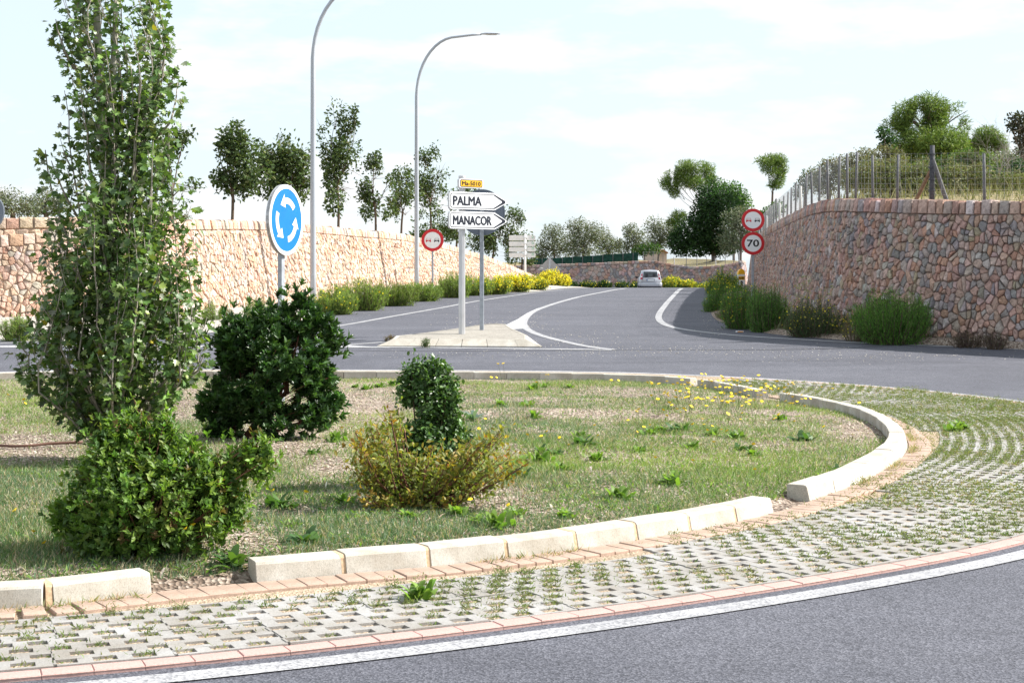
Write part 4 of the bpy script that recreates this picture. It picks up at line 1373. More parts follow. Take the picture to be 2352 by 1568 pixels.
def house(px, Y, y_top, y_bot, wpx, label):
    k = Y/F; X = (px-1176)*k; z1 = CAM_H-(y_top-640)*k; z0 = CAM_H-(y_bot-640)*k
    t = thing('house', label, 'house', (X, Y, z0), .2)
    w = wpx*k/2; h = z1-z0
    mb = MB(); mb.box(-w, w, 0, 6, -1, h*.62); mb.prism([(-w, h*.62), (w, h*.62), (w*.0, h*.97)], .01, 5.99); mb.build('wall', M['plaster'], t)
    mb = MB()
    for sx in (-1, 1):
        V = [(sx*w*1.12, -.4, h*.56), (0, -.4, h), (0, 6.4, h), (sx*w*1.12, 6.4, h*.56)]
        V += [(x, y, z+.14) for x, y, z in V]
        mb.add(V, [(0,1,2,3),(7,6,5,4),(0,4,5,1),(1,5,6,2),(2,6,7,3),(3,7,4,0)])
    mb.build('roof', M['rooftile'], t)
house(1521, 185, 575, 592, 22, 'small pink house with clay roof peeping out left of the dark round tree')

# ------------------------------------------------------------------ leaves
def tmpl(V, Fc): return np.array(V, np.float32), [tuple(f) for f in Fc]
T_DIAMOND = tmpl([(0,0,0),(.5,.5,.06),(0,1,0),(-.5,.5,.06)], [(0,1,2),(0,2,3)])
T_OVAL = tmpl([(0,0,0),(.34,.28,.08),(.36,.62,.08),(0,1,-.04),(-.36,.62,.08),(-.34,.28,.08)], [(0,1,2,3),(0,3,4,5)])
T_OVAL4 = tmpl([(0,0,0),(.32,.45,.08),(0,1,-.03),(-.32,.45,.08)], [(0,1,2),(0,2,3)])
T_LOBED = tmpl([(0,0,0),(.30,.04,.05),(.62,.30,.10),(.34,.42,.03),(.50,.78,.08),(.18,.70,.0),(0,1.08,-.06),(-.18,.70,0),(-.50,.78,.08),(-.34,.42,.03),(-.62,.30,.10),(-.30,.04,.05),(0,.45,-.05)],
               [(i, (i+1) % 12, 12) for i in range(12)])
T_BLADE = tmpl([(-.5,0,0),(.5,0,0),(.36,.55,.10),(-.36,.55,.10),(0,1,.30)], [(0,1,2,3),(3,2,4)])
T_STRAP = tmpl([(-.35,0,0),(.35,0,0),(.5,.5,.10),(-.5,.5,.10),(.3,.85,.05),(-.3,.85,.05),(0,1,-.05)], [(0,1,2,3),(3,2,4,5),(5,4,6)])
T_GRASS = tmpl([(-.5,0,0),(.5,0,0),(.10,1,.28),(-.10,1,.28)], [(0,1,2,3)])
T_NEEDLE = tmpl([(-.5,0,0),(.5,0,0),(0,1,0)], [(0,1,2)])

def unit(a):
    return a / np.maximum(np.linalg.norm(a, axis=1, keepdims=True), 1e-9)
def rand_dirs(n):
    return unit(rng.normal(size=(n, 3)))
def leaf_geo(pos, axis, normal, length, width, T):
    tv, tf = T
    axis = unit(axis); xa = np.cross(axis, normal); bad = np.linalg.norm(xa, axis=1) < 1e-3
    xa[bad] = np.cross(axis[bad], np.array([1., .2, .1])); xa = unit(xa); nz = np.cross(xa, axis)
    n, k = len(pos), len(tv)
    L = np.broadcast_to(np.asarray(length, float), (n,))[:, None, None]
    W = np.broadcast_to(np.asarray(width, float), (n,))[:, None, None]
    V = pos[:, None, :] + xa[:, None, :]*tv[None, :, 0:1]*W + axis[:, None, :]*tv[None, :, 1:2]*L + nz[:, None, :]*tv[None, :, 2:3]*L
    return V.reshape(-1, 3), k, tf
class Leaves:
    def __init__(s): s.V = []; s.C = []; s.parts = []; s.n = 0
    def add(s, pos, axis, normal, length, width, T, tint):
        if len(pos) == 0: return s
        V, k, tf = leaf_geo(np.asarray(pos, float), np.asarray(axis, float), np.asarray(normal, float), length, width, T)
        m = len(pos)
        tint = np.broadcast_to(np.asarray(tint, float), (m, 3))
        s.V.append(V); s.C.append(np.repeat(tint, k, axis=0))
        base = s.n + np.arange(m)*k
        for size in sorted(set(len(f) for f in tf)):
            f = np.array([g for g in tf if len(g) == size])
            s.parts.append((size, (base[:, None, None] + f[None]).reshape(-1, size)))
        s.n += m*k
        return s
    def build(s, name, mat, parent=None, loc=(0, 0, 0), smooth=False):
        V = np.concatenate(s.V) - np.array(loc)
        C = np.concatenate(s.C)
        me = bpy.data.meshes.new(name)
        me.vertices.add(len(V)); me.vertices.foreach_set('co', V.astype(np.float32).ravel())
        idx = np.concatenate([p.ravel() for _, p in s.parts]); tot = np.concatenate([np.full(len(p), k) for k, p in s.parts])
        me.loops.add(len(idx)); me.loops.foreach_set('vertex_index', idx.astype(np.int32))
        me.polygons.add(len(tot)); st = np.concatenate([[0], np.cumsum(tot)[:-1]])
        me.polygons.foreach_set('loop_start', st.astype(np.int32)); me.polygons.foreach_set('loop_total', tot.astype(np.int32))
        if smooth: me.polygons.foreach_set('use_smooth', np.ones(len(tot), bool))
        me.update(calc_edges=True)
        a = me.color_attributes.new('tint', 'FLOAT_COLOR', 'POINT')
        arr = np.ones((len(V), 4), np.float32); arr[:, :3] = C; a.data.foreach_set('color', arr.ravel())
        me.materials.append(mat)
        return obj(name, me, None, parent)
def tints(n, pal, v=.18):
    """pal: list of (colour, weight)"""
    w = np.array([p[1] for p in pal], float); w /= w.sum()
    c = np.array([p[0] for p in pal])[rng.choice(len(pal), n, p=w)]
    return np.clip(c*(1+rng.normal(0, v, (n, 1)))*(1+rng.normal(0, .05, (n, 3))), .004, .95)

def limb(mb, a, b, r0, r1, n=6, sag=.12, seg=5, rr=random):
    a, b = Vector(a), Vector(b); d = b-a; L = d.length
    j = Vector((rr.uniform(-1, 1), rr.uniform(-1, 1), rr.uniform(-.3, .6)))*L*sag
    pts = []; rad = []
    for i in range(seg+1):
        f = i/seg; pts.append(a + d*f + j*math.sin(math.pi*f)); rad.append(r0+(r1-r0)*f)
    mb.tube(pts, rad, n)

GREENS_TREE = [((.075,.115,.042), 5), ((.11,.155,.055), 3), ((.055,.082,.034), 3), ((.16,.18,.07), 1)]
OLIVE = [((.15,.175,.12), 4), ((.19,.21,.15), 3), ((.11,.13,.085), 3), ((.23,.23,.165), 1)]
PINE = [((.14,.215,.045), 4), ((.19,.265,.06), 3), ((.08,.13,.034), 3), ((.23,.28,.08), 1)]
CAROB = [((.03,.075,.024), 4), ((.048,.105,.03), 3), ((.022,.05,.018), 3)]
BUSHGREEN = [((.06,.13,.03), 4), ((.09,.17,.04), 3), ((.04,.09,.025), 2)]

def crown_tree(name, label, cat, base_px, Y, clumps, leaf, dens, pal, mat='leaf', bark='bark', T=T_DIAMOND, trunk_r=.09, group=None, wid=.55, gap=.0, up=.25, depth=.9, trunk=True, thin=1.0, wisps=0, shell=.5):
    """clumps: (x, y, rx, ry) in the picture at depth Y; each becomes an uneven ellipsoid of leaves on its own limb"""
    rr = random.Random(zlib.crc32(repr((name, base_px, len(clumps))).encode()))
    b = wp(base_px[0], base_px[1], Y); k = Y/F
    t = thing(name, label, cat, b, 0, group)
    cs = []
    for (x, y, rx, ry) in clumps:
        dy = rr.uniform(-1, 1)*.45*min(rx, 60)*k*depth*1.6 if len(clumps) > 1 else 0
        c = wp(x, y, Y); c.y += dy
        gr = 1.14 if name in ('street_tree', 'pine_tree') else 1.0
        cs.append((c, rx*k*gr, ry*k*gr))
    if trunk:
        mb = MB()
        top = max(c.z for c, _, _ in cs); cx = sum(c.x*r for c, r, _ in cs)/sum(r for _, r, _ in cs)
        fork = b.lerp(Vector((cx, b.y, top)), .45)
        limb(mb, Vector((0, 0, -1.2)), fork-b, trunk_r, trunk_r*.7, 8, .04, 6, rr)
        for c, rx, ry in cs:
            tgt = c-b
            st = (fork-b)*rr.uniform(.65, 1.0)
            limb(mb, st, tgt, trunk_r*.36*thin, trunk_r*.12*thin, 5, .12, 5, rr)
            for _ in range(4):
                e = Vector((rr.gauss(0, 1)*rx*.6, rr.gauss(0, 1)*rx*.5, rr.gauss(.2, .8)*ry*.7))
                limb(mb, st.lerp(tgt, rr.uniform(.5, .95)), tgt+e, trunk_r*.18*thin, trunk_r*.05*thin, 4, .1, 4, rr)
        mb.build('trunk', M[bark], t, True)
    lv = Leaves()
    for c, rx, ry in cs:
        vol = rx*ry
        n = max(30, int(8.5*dens*vol/(leaf*leaf)))
        u = rand_dirs(n); rad = rng.random(n)**shell
        # lumpy outline
        lump = .80 + .55*vnoise(u[:, 0]*2.3+c.x*3, u[:, 2]*2.3+u[:, 1]*1.7+c.z*2, 7)
        p = np.stack([u[:, 0]*rx*rad*lump, u[:, 1]*rx*depth*rad*lump, u[:, 2]*ry*rad*lump], axis=1) + np.array(c)
        if gap > 0:
            g = .6*vnoise(p[:, 0]/(leaf*4.5), p[:, 2]/(leaf*4.5)+p[:, 1]/(leaf*6), 13)+.4*vnoise(p[:, 0]/(leaf*2.2)+9, p[:, 2]/(leaf*2.2)+p[:, 1]/(leaf*3), 14)
            p = p[g > gap]; u = u[g > gap]
        m = len(p)
        ax = unit(rand_dirs(m)*.9 + u*.5 + np.array([0, 0, -.15]))
        nm = unit(rand_dirs(m)*.8 + u*.5 + np.array([0, 0, up*2]))
        sz = leaf*rng.uniform(.65, 1.25, m)
        lv.add(p, ax, nm, sz, sz*wid, T, tints(m, pal))
    for _ in range(wisps):
        c, rx, ry = rr.choice(cs)
        a = np.array(c) + np.array([rr.uniform(-.6, .6)*rx, rr.uniform(-.4, .4)*rx, ry*.5])
        e = a + np.array([rr.uniform(-.5, .5)*rx*.8, rr.uniform(-.3, .3)*rx, rr.uniform(.5, 1.1)*ry])
        m = 40; f = rng.random(m)[:, None]
        p = a + (e-a)*f + rng.normal(0, leaf*.6, (m, 3))
        sz = leaf*rng.uniform(.6, 1.1, m)
        lv.add(p, rand_dirs(m)+np.array([0, 0, -.3]), rand_dirs(m)+np.array([0, 0, .4]), sz, sz*wid, T, tints(m, pal))
    lv.build('crown', M[mat], t, tuple(b))
    return t

grp_l = 'street trees behind the left wall'
def st(label, base, Y, clumps, **kw):
    crown_tree('street_tree', label, 'tree', base, Y, clumps, .15, 6.5, GREENS_TREE, 'leaf_dull', 'bark', trunk_r=.062, group=grp_l, gap=.485, wisps=kw.pop('wisps', 8), **kw)
st('leaning dark street tree with a bare trunk, left of the blue roundabout sign', (527, 516), 48, [(540, 312, 30, 20), (532, 350, 28, 28), (512, 410, 24, 20), (560, 350, 38, 30), (575, 395, 45, 36), (545, 425, 40, 26), (508, 335, 18, 12)])
st('broad dark street tree whose crown spreads behind the blue roundabout sign', (668, 520), 53, [(640, 345, 45, 26), (676, 365, 42, 34), (622, 410, 42, 42), (690, 425, 36, 38), (652, 390, 55, 46), (655, 445, 42, 24), (604, 365, 26, 24), (640, 305, 5, 14)])
st('tall street tree between the two lamps, with wispy shoots at its top', (772, 520), 59, [(772, 272, 20, 34), (758, 312, 32, 32), (798, 305, 24, 30), (780, 360, 42, 42), (757, 405, 28, 30), (790, 440, 34, 32), (768, 470, 22, 22), (815, 268, 5, 20), (740, 330, 14, 20)], wisps=8)
st('small street tree with drooping branches, first right of the tallest one', (858, 530), 63.5, [(860, 372, 18, 15), (855, 408, 25, 26), (838, 445, 16, 18), (870, 450, 34, 22), (862, 485, 38, 22), (890, 420, 12, 10)])
st('low round dark street tree just left of the farther lamp', (925, 537), 68, [(925, 408, 20, 20), (930, 440, 32, 28), (920, 470, 26, 22), (932, 495, 26, 16)])
st('pale airy street tree rising just right of the farther lamp', (986, 530), 72, [(982, 362, 30, 16), (992, 395, 32, 26), (975, 430, 30, 28), (1000, 452, 28, 24), (985, 485, 30, 18), (1010, 380, 14, 12)])
st('street tree partly hidden by the left ends of the arrow boards', (1046, 555), 78, [(1040, 460, 26, 22), (1060, 490, 32, 26), (1035, 520, 24, 22), (1075, 450, 24, 14), (1060, 540, 24, 14)])
st('street tree showing right of the back of the round sign', (1125, 575), 83, [(1130, 530, 32, 30), (1165, 505, 30, 26), (1185, 535, 26, 26), (1110, 555, 34, 22), (1158, 560, 36, 24), (1195, 500, 16, 12)])
st('low street tree behind the stacked blank panels', (1196, 605), 91, [(1200, 560, 26, 18), (1185, 585, 26, 16), (1215, 590, 18, 16), (1222, 610, 14, 8)])
st('street tree mostly hidden behind the tall poplar, branches showing to its right', (396, 512), 46, [(425, 308, 20, 17), (395, 325, 26, 22), (380, 370, 34, 32), (385, 420, 34, 26), (425, 428, 28, 10), (448, 432, 12, 8), (390, 460, 36, 16)])
for args in (('dark hedge-like tree low behind the no overtaking sign on the left', (985, 560), 96, [(970, 535, 26, 16), (1000, 528, 24, 18), (1030, 540, 20, 14), (950, 545, 18, 10)]),):
    crown_tree('hedge_tree', args[0], 'tree', args[1], args[2], args[3], .22, 5, GREENS_TREE, 'leaf_dull', 'bark', trunk_r=.1)
grp_o = 'grey-green olive trees'
def olive(label, base, Y, cl, leaf=.26, **kw):
    crown_tree('olive_tree', label, 'tree', base, Y, cl, leaf, 5.5, OLIVE, 'leaf_dull', 'bark', trunk_r=.16, group=grp_o, gap=.22, wid=.4, **kw)
olive('grey-green olive tree above the wall at the left edge', (40, 510), 70, [(20, 465, 40, 32), (55, 475, 36, 28), (-30, 460, 40, 30)], .16)
olive('browner olive tree just left of the poplar above the wall', (110, 510), 73, [(100, 460, 36, 28), (125, 478, 28, 22), (75, 485, 30, 18)], .16)
olive('low olive bush showing just right of the poplar above the wall', (410, 505), 70, [(405, 495, 26, 9), (425, 500, 14, 6)], .16)
olive('leftmost olive tree behind the green netting fence', (1275, 600), 175, [(1270, 540, 30, 28), (1255, 570, 30, 26), (1295, 570, 28, 26), (1240, 590, 22, 14)])
olive('tall full olive tree second from the left behind the netting', (1338, 598), 172, [(1325, 520, 28, 22), (1345, 545, 38, 30), (1318, 560, 26, 26), (1365, 535, 26, 24), (1345, 580, 36, 18)])
olive('olive tree in the middle of the row behind the netting', (1395, 596), 178, [(1385, 550, 26, 24), (1400, 572, 30, 22), (1420, 560, 20, 16)])
olive('olive tree right of the gap of sky in the far row', (1453, 592), 174, [(1448, 530, 20, 20), (1460, 550, 28, 26), (1440, 568, 26, 18), (1470, 572, 22, 16)])
olive('rightmost olive tree of the far row beside the dark round tree', (1512, 592), 180, [(1505, 525, 26, 26), (1525, 545, 26, 28), (1500, 560, 24, 20), (1545, 530, 20, 22)])
crown_tree('round_bush', 'bright green round bush behind the fence left of the small house', 'bush', (1478, 598), 168, [(1470, 575, 20, 11), (1498, 571, 24, 13)], .26, 6, BUSHGREEN, 'leaf', trunk_r=.08)
crown_tree('carob_tree', 'very dark dense round tree left of the 70 speed limit sign', 'tree', (1640, 592), 166, [(1630, 450, 34, 38), (1650, 480, 46, 46), (1615, 500, 40, 42), (1592, 535, 46, 36), (1560, 552, 28, 30), (1640, 540, 50, 44), (1600, 565, 60, 24), (1670, 560, 40, 28)], .30, 7, CAROB, 'leaf', trunk_r=.3, group=None, shell=.4)
crown_tree('leafy_tree', 'brighter green leafy tree behind the dark round tree', 'tree', (1685, 580), 176, [(1680, 445, 34, 26), (1700, 465, 28, 26), (1660, 435, 24, 18), (1690, 490, 30, 22)], .30, 6, BUSHGREEN, 'leaf', trunk_r=.15)
olive('grey olive tree directly behind the 70 speed limit sign', (1700, 592), 160, [(1690, 515, 32, 34), (1715, 530, 34, 40), (1680, 555, 30, 28), (1735, 545, 26, 34), (1710, 490, 26, 18)])
crown_tree('round_bush', 'dark green bush at the foot of the lone pine behind the right wall', 'bush', (1765, 505), 120, [(1765, 490, 22, 14), (1785, 478, 20, 14), (1750, 505, 18, 16)], .22, 6, BUSHGREEN, 'leaf', trunk_r=.08)
def pine(label, base, Y, cl, leaf=.34, **kw):
    kw.setdefault('trunk_r', .17); kw.setdefault('thin', .7)
    crown_tree('pine_tree', label, 'tree', base, Y, cl, leaf, kw.pop('dens', 20), PINE, 'needle', 'bark', T=T_BLADE, group='umbrella pines', wid=.17, gap=.42, up=.1, **kw)
pine('spreading umbrella pine left of the lone pine, over the dark round tree', (1648, 560), 170, [(1540, 402, 24, 18), (1560, 388, 26, 15), (1590, 383, 28, 14), (1618, 395, 24, 20), (1575, 410, 34, 18), (1605, 420, 30, 14), (1535, 422, 18, 12), (1548, 440, 12, 12), (1628, 412, 14, 12), (1560, 497, 20, 11), (1545, 512, 16, 9)], thin=.6)
pine('lone slender pine with a small flat crown against the sky', (1772, 500), 165, [(1762, 372, 26, 13), (1785, 368, 20, 12), (1795, 388, 13, 16), (1770, 392, 20, 9), (1788, 410, 16, 14), (1780, 425, 14, 8)], thin=.6, trunk_r=.15)
pine('big broad pine on the hillside above the right fence', (2128, 400), 66, [(2125, 240, 34, 20), (2090, 258, 32, 20), (2160, 255, 38, 20), (2195, 265, 30, 24), (2060, 280, 28, 16), (2120, 285, 50, 24), (2180, 295, 45, 28), (2085, 305, 34, 14), (2140, 325, 60, 22), (2140, 350, 66, 22), (2085, 360, 40, 18), (2200, 352, 44, 24), (2165, 378, 60, 20), (2205, 320, 26, 26), (2100, 335, 36, 14), (2060, 335, 18, 8)], leaf=.17, trunk_r=.2, dens=24)
pine('smaller pine right of the big broad pine', (2268, 390), 68, [(2262, 312, 26, 18), (2285, 325, 24, 18), (2245, 335, 22, 18), (2300, 340, 14, 14), (2262, 350, 40, 18), (2270, 372, 44, 20)], leaf=.17, trunk_r=.12, dens=24)
crown_tree('holm_oak', 'dark gnarled tree cut by the right edge above the fence', 'tree', (2352, 400), 47, [(2340, 272, 24, 14), (2352, 290, 26, 14), (2330, 288, 12, 12), (2362, 318, 30, 16), (2350, 340, 24, 12)], .11, 7, [((.05,.055,.035), 3), ((.08,.08,.05), 2)], 'leaf_dull', 'bark', trunk_r=.10, gap=.35)
crown_tree('dark_shrub', 'small dark tree at the left shoulder of the big pine', 'tree', (2040, 380), 58, [(2028, 305, 14, 12), (2045, 318, 18, 14), (2035, 335, 16, 12)], .14, 7, CAROB, 'leaf', trunk_r=.08)
grp_s = 'scrub bushes on the right hillside'
SCRUB = [((.16,.165,.09), 4), ((.21,.20,.11), 3), ((.11,.12,.065), 3), ((.26,.22,.13), 1)]
def scrub(label, base, Y, cl, pal=SCRUB, leaf=.10):
    crown_tree('scrub_bush', label, 'bush', base, Y, cl, leaf, 5.5, pal, 'leaf_dull', 'bark', trunk_r=.05, group=grp_s, gap=.2, wid=.45)
scrub('dark scrub bush lowest on the hillside, beside the leftmost fence stakes', (1848, 450), 62, [(1845, 425, 18, 22), (1865, 405, 22, 20), (1832, 448, 12, 12)], CAROB+SCRUB)
scrub('olive-green scrub bush above the fence where the wall curves', (1905, 430), 58, [(1900, 430, 34, 22), (1895, 392, 24, 22), (1915, 378, 26, 20), (1885, 420, 26, 20), (1925, 400, 26, 24)])
scrub('grey scrub bush left below the big pine', (1975, 410), 55, [(1965, 415, 44, 26), (2000, 428, 40, 20), (1955, 368, 24, 18), (1985, 358, 28, 20), (1970, 392, 40, 24), (2010, 375, 26, 24)])
scrub('pale grey scrub bush under the left branches of the big pine', (2045, 400), 52, [(2040, 418, 46, 26), (2080, 425, 30, 20), (2035, 350, 28, 20), (2060, 365, 26, 22), (2030, 385, 34, 22), (2075, 392, 30, 20)])
scrub('light green scrub bush under the middle of the big pine', (2140, 420), 48, [(2135, 420, 50, 26), (2175, 425, 30, 18), (2135, 372, 34, 18), (2175, 375, 36, 20), (2110, 395, 34, 18), (2160, 400, 40, 18)], BUSHGREEN+SCRUB, .085)
scrub('dark thick scrub behind the wire right of the post with props', (2190, 440), 39, [(2170, 412, 34, 24), (2205, 402, 36, 28), (2150, 425, 30, 20)], CAROB+SCRUB, .075)
scrub('dark green scrub filling the slope under the big pine', (2110, 440), 43, [(2085, 408, 40, 26), (2130, 400, 44, 28), (2050, 420, 34, 20)], CAROB+BUSHGREEN+SCRUB, .08)
scrub('bright green young pine scrub right of the big broad pine', (2250, 410), 56, [(2225, 368, 40, 26), (2275, 372, 36, 24), (2250, 395, 44, 22)], PINE, .10)
scrub('green scrub mass at the right edge below the gnarled tree', (2335, 410), 54, [(2320, 372, 34, 28), (2350, 365, 30, 30), (2335, 398, 40, 24)], BUSHGREEN+SCRUB, .10)
scrub('light green scrub bush between the two pines', (2215, 410), 47, [(2210, 415, 46, 28), (2215, 360, 24, 20), (2240, 372, 26, 18), (2205, 385, 34, 20)], BUSHGREEN+SCRUB, .085)
scrub('very dark scrub thicket behind the fence stake near the right edge', (2250, 440), 41, [(2235, 415, 30, 22), (2270, 405, 30, 24), (2205, 425, 30, 18), (2300, 415, 34, 30), (2340, 395, 34, 34)], CAROB, .075)
scrub('yellow-green bramble bush at the foot of the fence near the right edge', (2310, 455), 36, [(2290, 440, 30, 16), (2325, 425, 30, 24), (2345, 445, 24, 16), (2265, 448, 20, 10)], [((.20,.22,.06), 3), ((.14,.16,.05), 3), ((.25,.22,.10), 1)], .055)

BRUSH = [((.19,.19,.10), 4), ((.25,.23,.13), 3), ((.13,.145,.07), 3), ((.15,.20,.07), 2.5)]
for i, (lb, bx, cl) in enumerate((
    ('dry olive brush behind the fence just right of the wall bend', 1985, [(1965, 428, 26, 20), (1990, 415, 30, 28), (2005, 438, 24, 14)]),
    ('tall straggly brush behind the fence between the bend and the props', 2045, [(2030, 420, 30, 28), (2058, 408, 28, 26), (2045, 438, 34, 14)]),
    ('yellowish brush right behind the dark post with props', 2110, [(2095, 425, 30, 24), (2125, 418, 30, 26), (2110, 440, 36, 12)]),
    ('green-tinged brush right of the post with props', 2175, [(2160, 430, 30, 20), (2188, 422, 28, 24), (2175, 442, 34, 12)]),
    ('greyish brush left of the rightmost fence stake', 2232, [(2222, 428, 28, 20), (2245, 420, 26, 24), (2235, 442, 30, 12)]),
    ('low brush under the bare-twigged shrub at the right edge', 2300, [(2285, 440, 28, 14), (2315, 432, 28, 20), (2345, 436, 24, 18)]))):
    scrub(lb, (bx, 458), 34.0 if i > 0 else 38, [(x_, y_-16, a_*1.25, b_*1.35) for x_, y_, a_, b_ in cl], BRUSH, .06)

def bare_shrub():
    Y = 37.0; b = wp(2300, 455, Y)
    t = thing('bare_shrub', 'leafless pale-twigged shrub behind the fence near the right edge', 'shrub', b)
    rr = random.Random(5); mb = MB()
    def grow(p, d, L, r, lvl):
        q = p + d*L
        limb(mb, p, q, r, r*.55, 5, .10, 4, rr)
        if lvl == 0: return
        for _ in range(rr.choice((2, 3, 3))):
            nd = (d + Vector((rr.gauss(0, .55), rr.gauss(0, .4), rr.gauss(.08, .4)))).normalized()
            grow(p.lerp(q, rr.uniform(.5, 1)), nd, L*rr.uniform(.55, .85), r*.5, lvl-1)
    for dx, L, r in ((-.35, .75, .024), (.0, .8, .026), (.4, .75, .024), (-.75, .7, .02), (.8, .6, .02), (.15, .9, .022)):
        grow(Vector((rr.uniform(-.15, .15), rr.uniform(-.2, .2), -.1)), Vector((dx, rr.uniform(-.2, .2), .9)).normalized(), L, r, 4)
    mb.build('branches', M['twig'], t)
bare_shrub()

# dry grass and weeds behind the right fence
def hillside_grass():
    lv = Leaves(); n = 26000
    s, P, N, H, zb = RW['s'], RW['P'], RW['N'], RW['H'], RW['zb']
    u = rng.uniform(2, 48, n); d = rng.random(n)**1.6*13
    x = np.interp(u, s, P[:, 0]); y = np.interp(u, s, P[:, 1]); nx = np.interp(u, s, N[:, 0]); ny = np.interp(u, s, N[:, 1]); h = np.interp(u, s, H); z = np.interp(u, s, zb)+h
    bx = x-nx*(.2+RW['batter']*h)+.90*d; by = y-ny*(.2+RW['batter']*h)+.436*d
    p = np.stack([bx, by, z+hill(d)-.12], axis=1)
    keep = (d > .55) & (vnoise(bx*.8, by*.8, 21) + rng.random(n)*.5 > .45); p = p[keep]; m = len(p)
    g = vnoise(p[:, 0]*.5, p[:, 1]*.5, 22)[:, None]
    c = tints(m, [((.27,.23,.15), 4), ((.20,.175,.105), 3), ((.34,.29,.20), 2)])*(1-g*.5) + tints(m, [((.10,.15,.035), 1)])*g*.6
    L = rng.uniform(.2, .6, m)*(0.45+.7*vnoise(p[:, 0]*.7, p[:, 1]*.7, 23))
    lv.add(p, rng.normal(0, .28, (m, 3))+np.array([0, 0, 1]), rand_dirs(m), L, rng.uniform(.012, .03, m), T_BLADE, c)
    o = lv.build('dry_grass', M['leaf_dull']); tag(o, kind='stuff')
hillside_grass()

# ------------------------------------------------------------------ verge shrubs: sprays of upright leafy stems
ROSE = [((.21,.30,.075), 4), ((.27,.345,.10), 3), ((.15,.23,.06), 3)]
ROSE_D = [((.11,.24,.055), 4), ((.165,.31,.07), 3), ((.075,.16,.042), 3)]
BROOM = [((.72,.58,.03), 4), ((.80,.66,.06), 3), ((.50,.45,.05), 2)]
def spray_shrub(label, px, y_top, y_base, hw, Y=None, pal=ROSE, yellow=0.0, seed=0, spread=1.0, leaf=.055, stems=46, tips=.0, group='evergreen shrubs along the verges', per=34, flower_pal=BROOM, name='verge_shrub', wide=1.0):
    if Y is None:
        p = gp(px, y_base); Y = float(p[1])
    k = Y/F; X = (px-1176)*k; zb = CAM_H-(y_base-640)*k
    h = (y_base-y_top)*k*1.16; R = hw*k
    t = thing(name, label, 'shrub', (X, Y+R*.5, zb), 0, group)
    R *= 1.15*wide
    rr = random.Random(seed+int(px)); lv = Leaves(); fl = Leaves(); mb = MB(); org = np.array((X, Y+R*.5, zb))
    stems = int(stems*(1.35 if wide > 1 else 1.0)); nf = 0
    for i in range(stems):
        a = rr.uniform(0, 2*math.pi); r_ = math.sqrt(rr.random())
        tip = Vector((math.cos(a)*r_*R*1.05*spread, math.sin(a)*r_*R*.9, h*(1-.38*r_**2)*rr.choice((rr.uniform(.6, .9), rr.uniform(.75, 1.0), rr.uniform(.85, 1.12)))))
        b0 = Vector((math.cos(a)*r_*R*.5, math.sin(a)*r_*R*.45, -.05))
        mid = b0.lerp(tip, .55) + Vector((math.cos(a)*R*.10, 0, -h*.04))
        mb.tube([b0, mid, tip], [.010, .007, .003], 3, False)
        m = int(per*1.9)
        f = rng.random(m)**.75
        q = np.where(f[:, None] < .5, np.array(b0)+(np.array(mid)-np.array(b0))*f[:, None]*2, np.array(mid)+(np.array(tip)-np.array(mid))*(f[:, None]-.5)*2)
        q = q + org + rng.normal(0, .035 + .05*R, (m, 3))*(1.05-f[:, None]*.70)
        ax = unit(rand_dirs(m)*.75+np.array([0, 0, 1.0])+np.array([math.cos(a), math.sin(a), 0])*.2)
        L = 1.25*leaf*rng.uniform(.7, 1.5, m)*(1.15-.5*f)
        col = tints(m, pal)
        lv.add(q, ax, rand_dirs(m), L, L*.26, T_OVAL4, col)
        if yellow > 0:
            mf = int(per*yellow*rr.uniform(.4, 1.3))
            f = 1-rng.random(mf)**1.4*.55
            q = np.array(mid)+(np.array(tip)-np.array(mid))*((f[:, None]-.45)/.55) + org + rng.normal(0, .03+.03*R, (mf, 3))
            L = leaf*rng.uniform(.6, 1.1, mf)
            fl.add(q, rand_dirs(mf)+np.array([0, 0, .4]), rand_dirs(mf), L, L*.8, T_DIAMOND, tints(mf, flower_pal)); nf += mf
    mb.build('stems', M['bark'], t)
    lv.build('foliage', M['leaf'], t, tuple(org))
    if nf: fl.build('blossoms', M['leaf'], t, tuple(org))
    return t
V_ = spray_shrub
V_('small green shrub at the left edge at the foot of the front-facing wall', 32, 733, 784, 30, stems=60, seed=1)
V_('thin sparse shrub beside the poplar at the foot of the sunlit wall', 486, 697, 745, 24, stems=26, seed=2)
V_('scraggly half-dry shrub between two greener ones at the wall foot', 516, 705, 742, 18, stems=16, seed=3, pal=[((.22,.20,.09), 2), ((.16,.17,.06), 2)])
V_('rounded green shrub just left of the blue roundabout sign', 590, 692, 753, 34, stems=60, seed=4)
V_('broad green shrub right of the nearer lamp at the start of the row', 768, 668, 723, 36, wide=1.30, leaf=.078, stems=80, seed=5, yellow=.06)
V_('tallest shrub of the left row, second right of the nearer lamp', 832, 648, 714, 44, wide=1.30, leaf=.078, stems=100, seed=6, yellow=.04)
V_('pale green shrub in the left row, third right of the nearer lamp', 905, 657, 703, 38, wide=1.30, leaf=.078, stems=90, seed=7, pal=[((.15,.21,.05), 3), ((.18,.24,.06), 2)])
V_('dark green shrub below the no overtaking sign on the left', 968, 652, 692, 34, wide=1.30, leaf=.078, stems=85, seed=8)
V_('tall shrub in the left row standing directly left of the direction signpost', 1040, 634, 684, 30, wide=1.30, leaf=.078, stems=80, seed=9)
V_('green shrub in the left row between the two sign posts', 1088, 637, 679, 30, wide=1.30, leaf=.078, stems=80, seed=10, yellow=.10)
V_('green and yellow shrub just right of the square sign post', 1133, 640, 676, 30, wide=1.30, leaf=.078, stems=80, seed=11, yellow=.4)
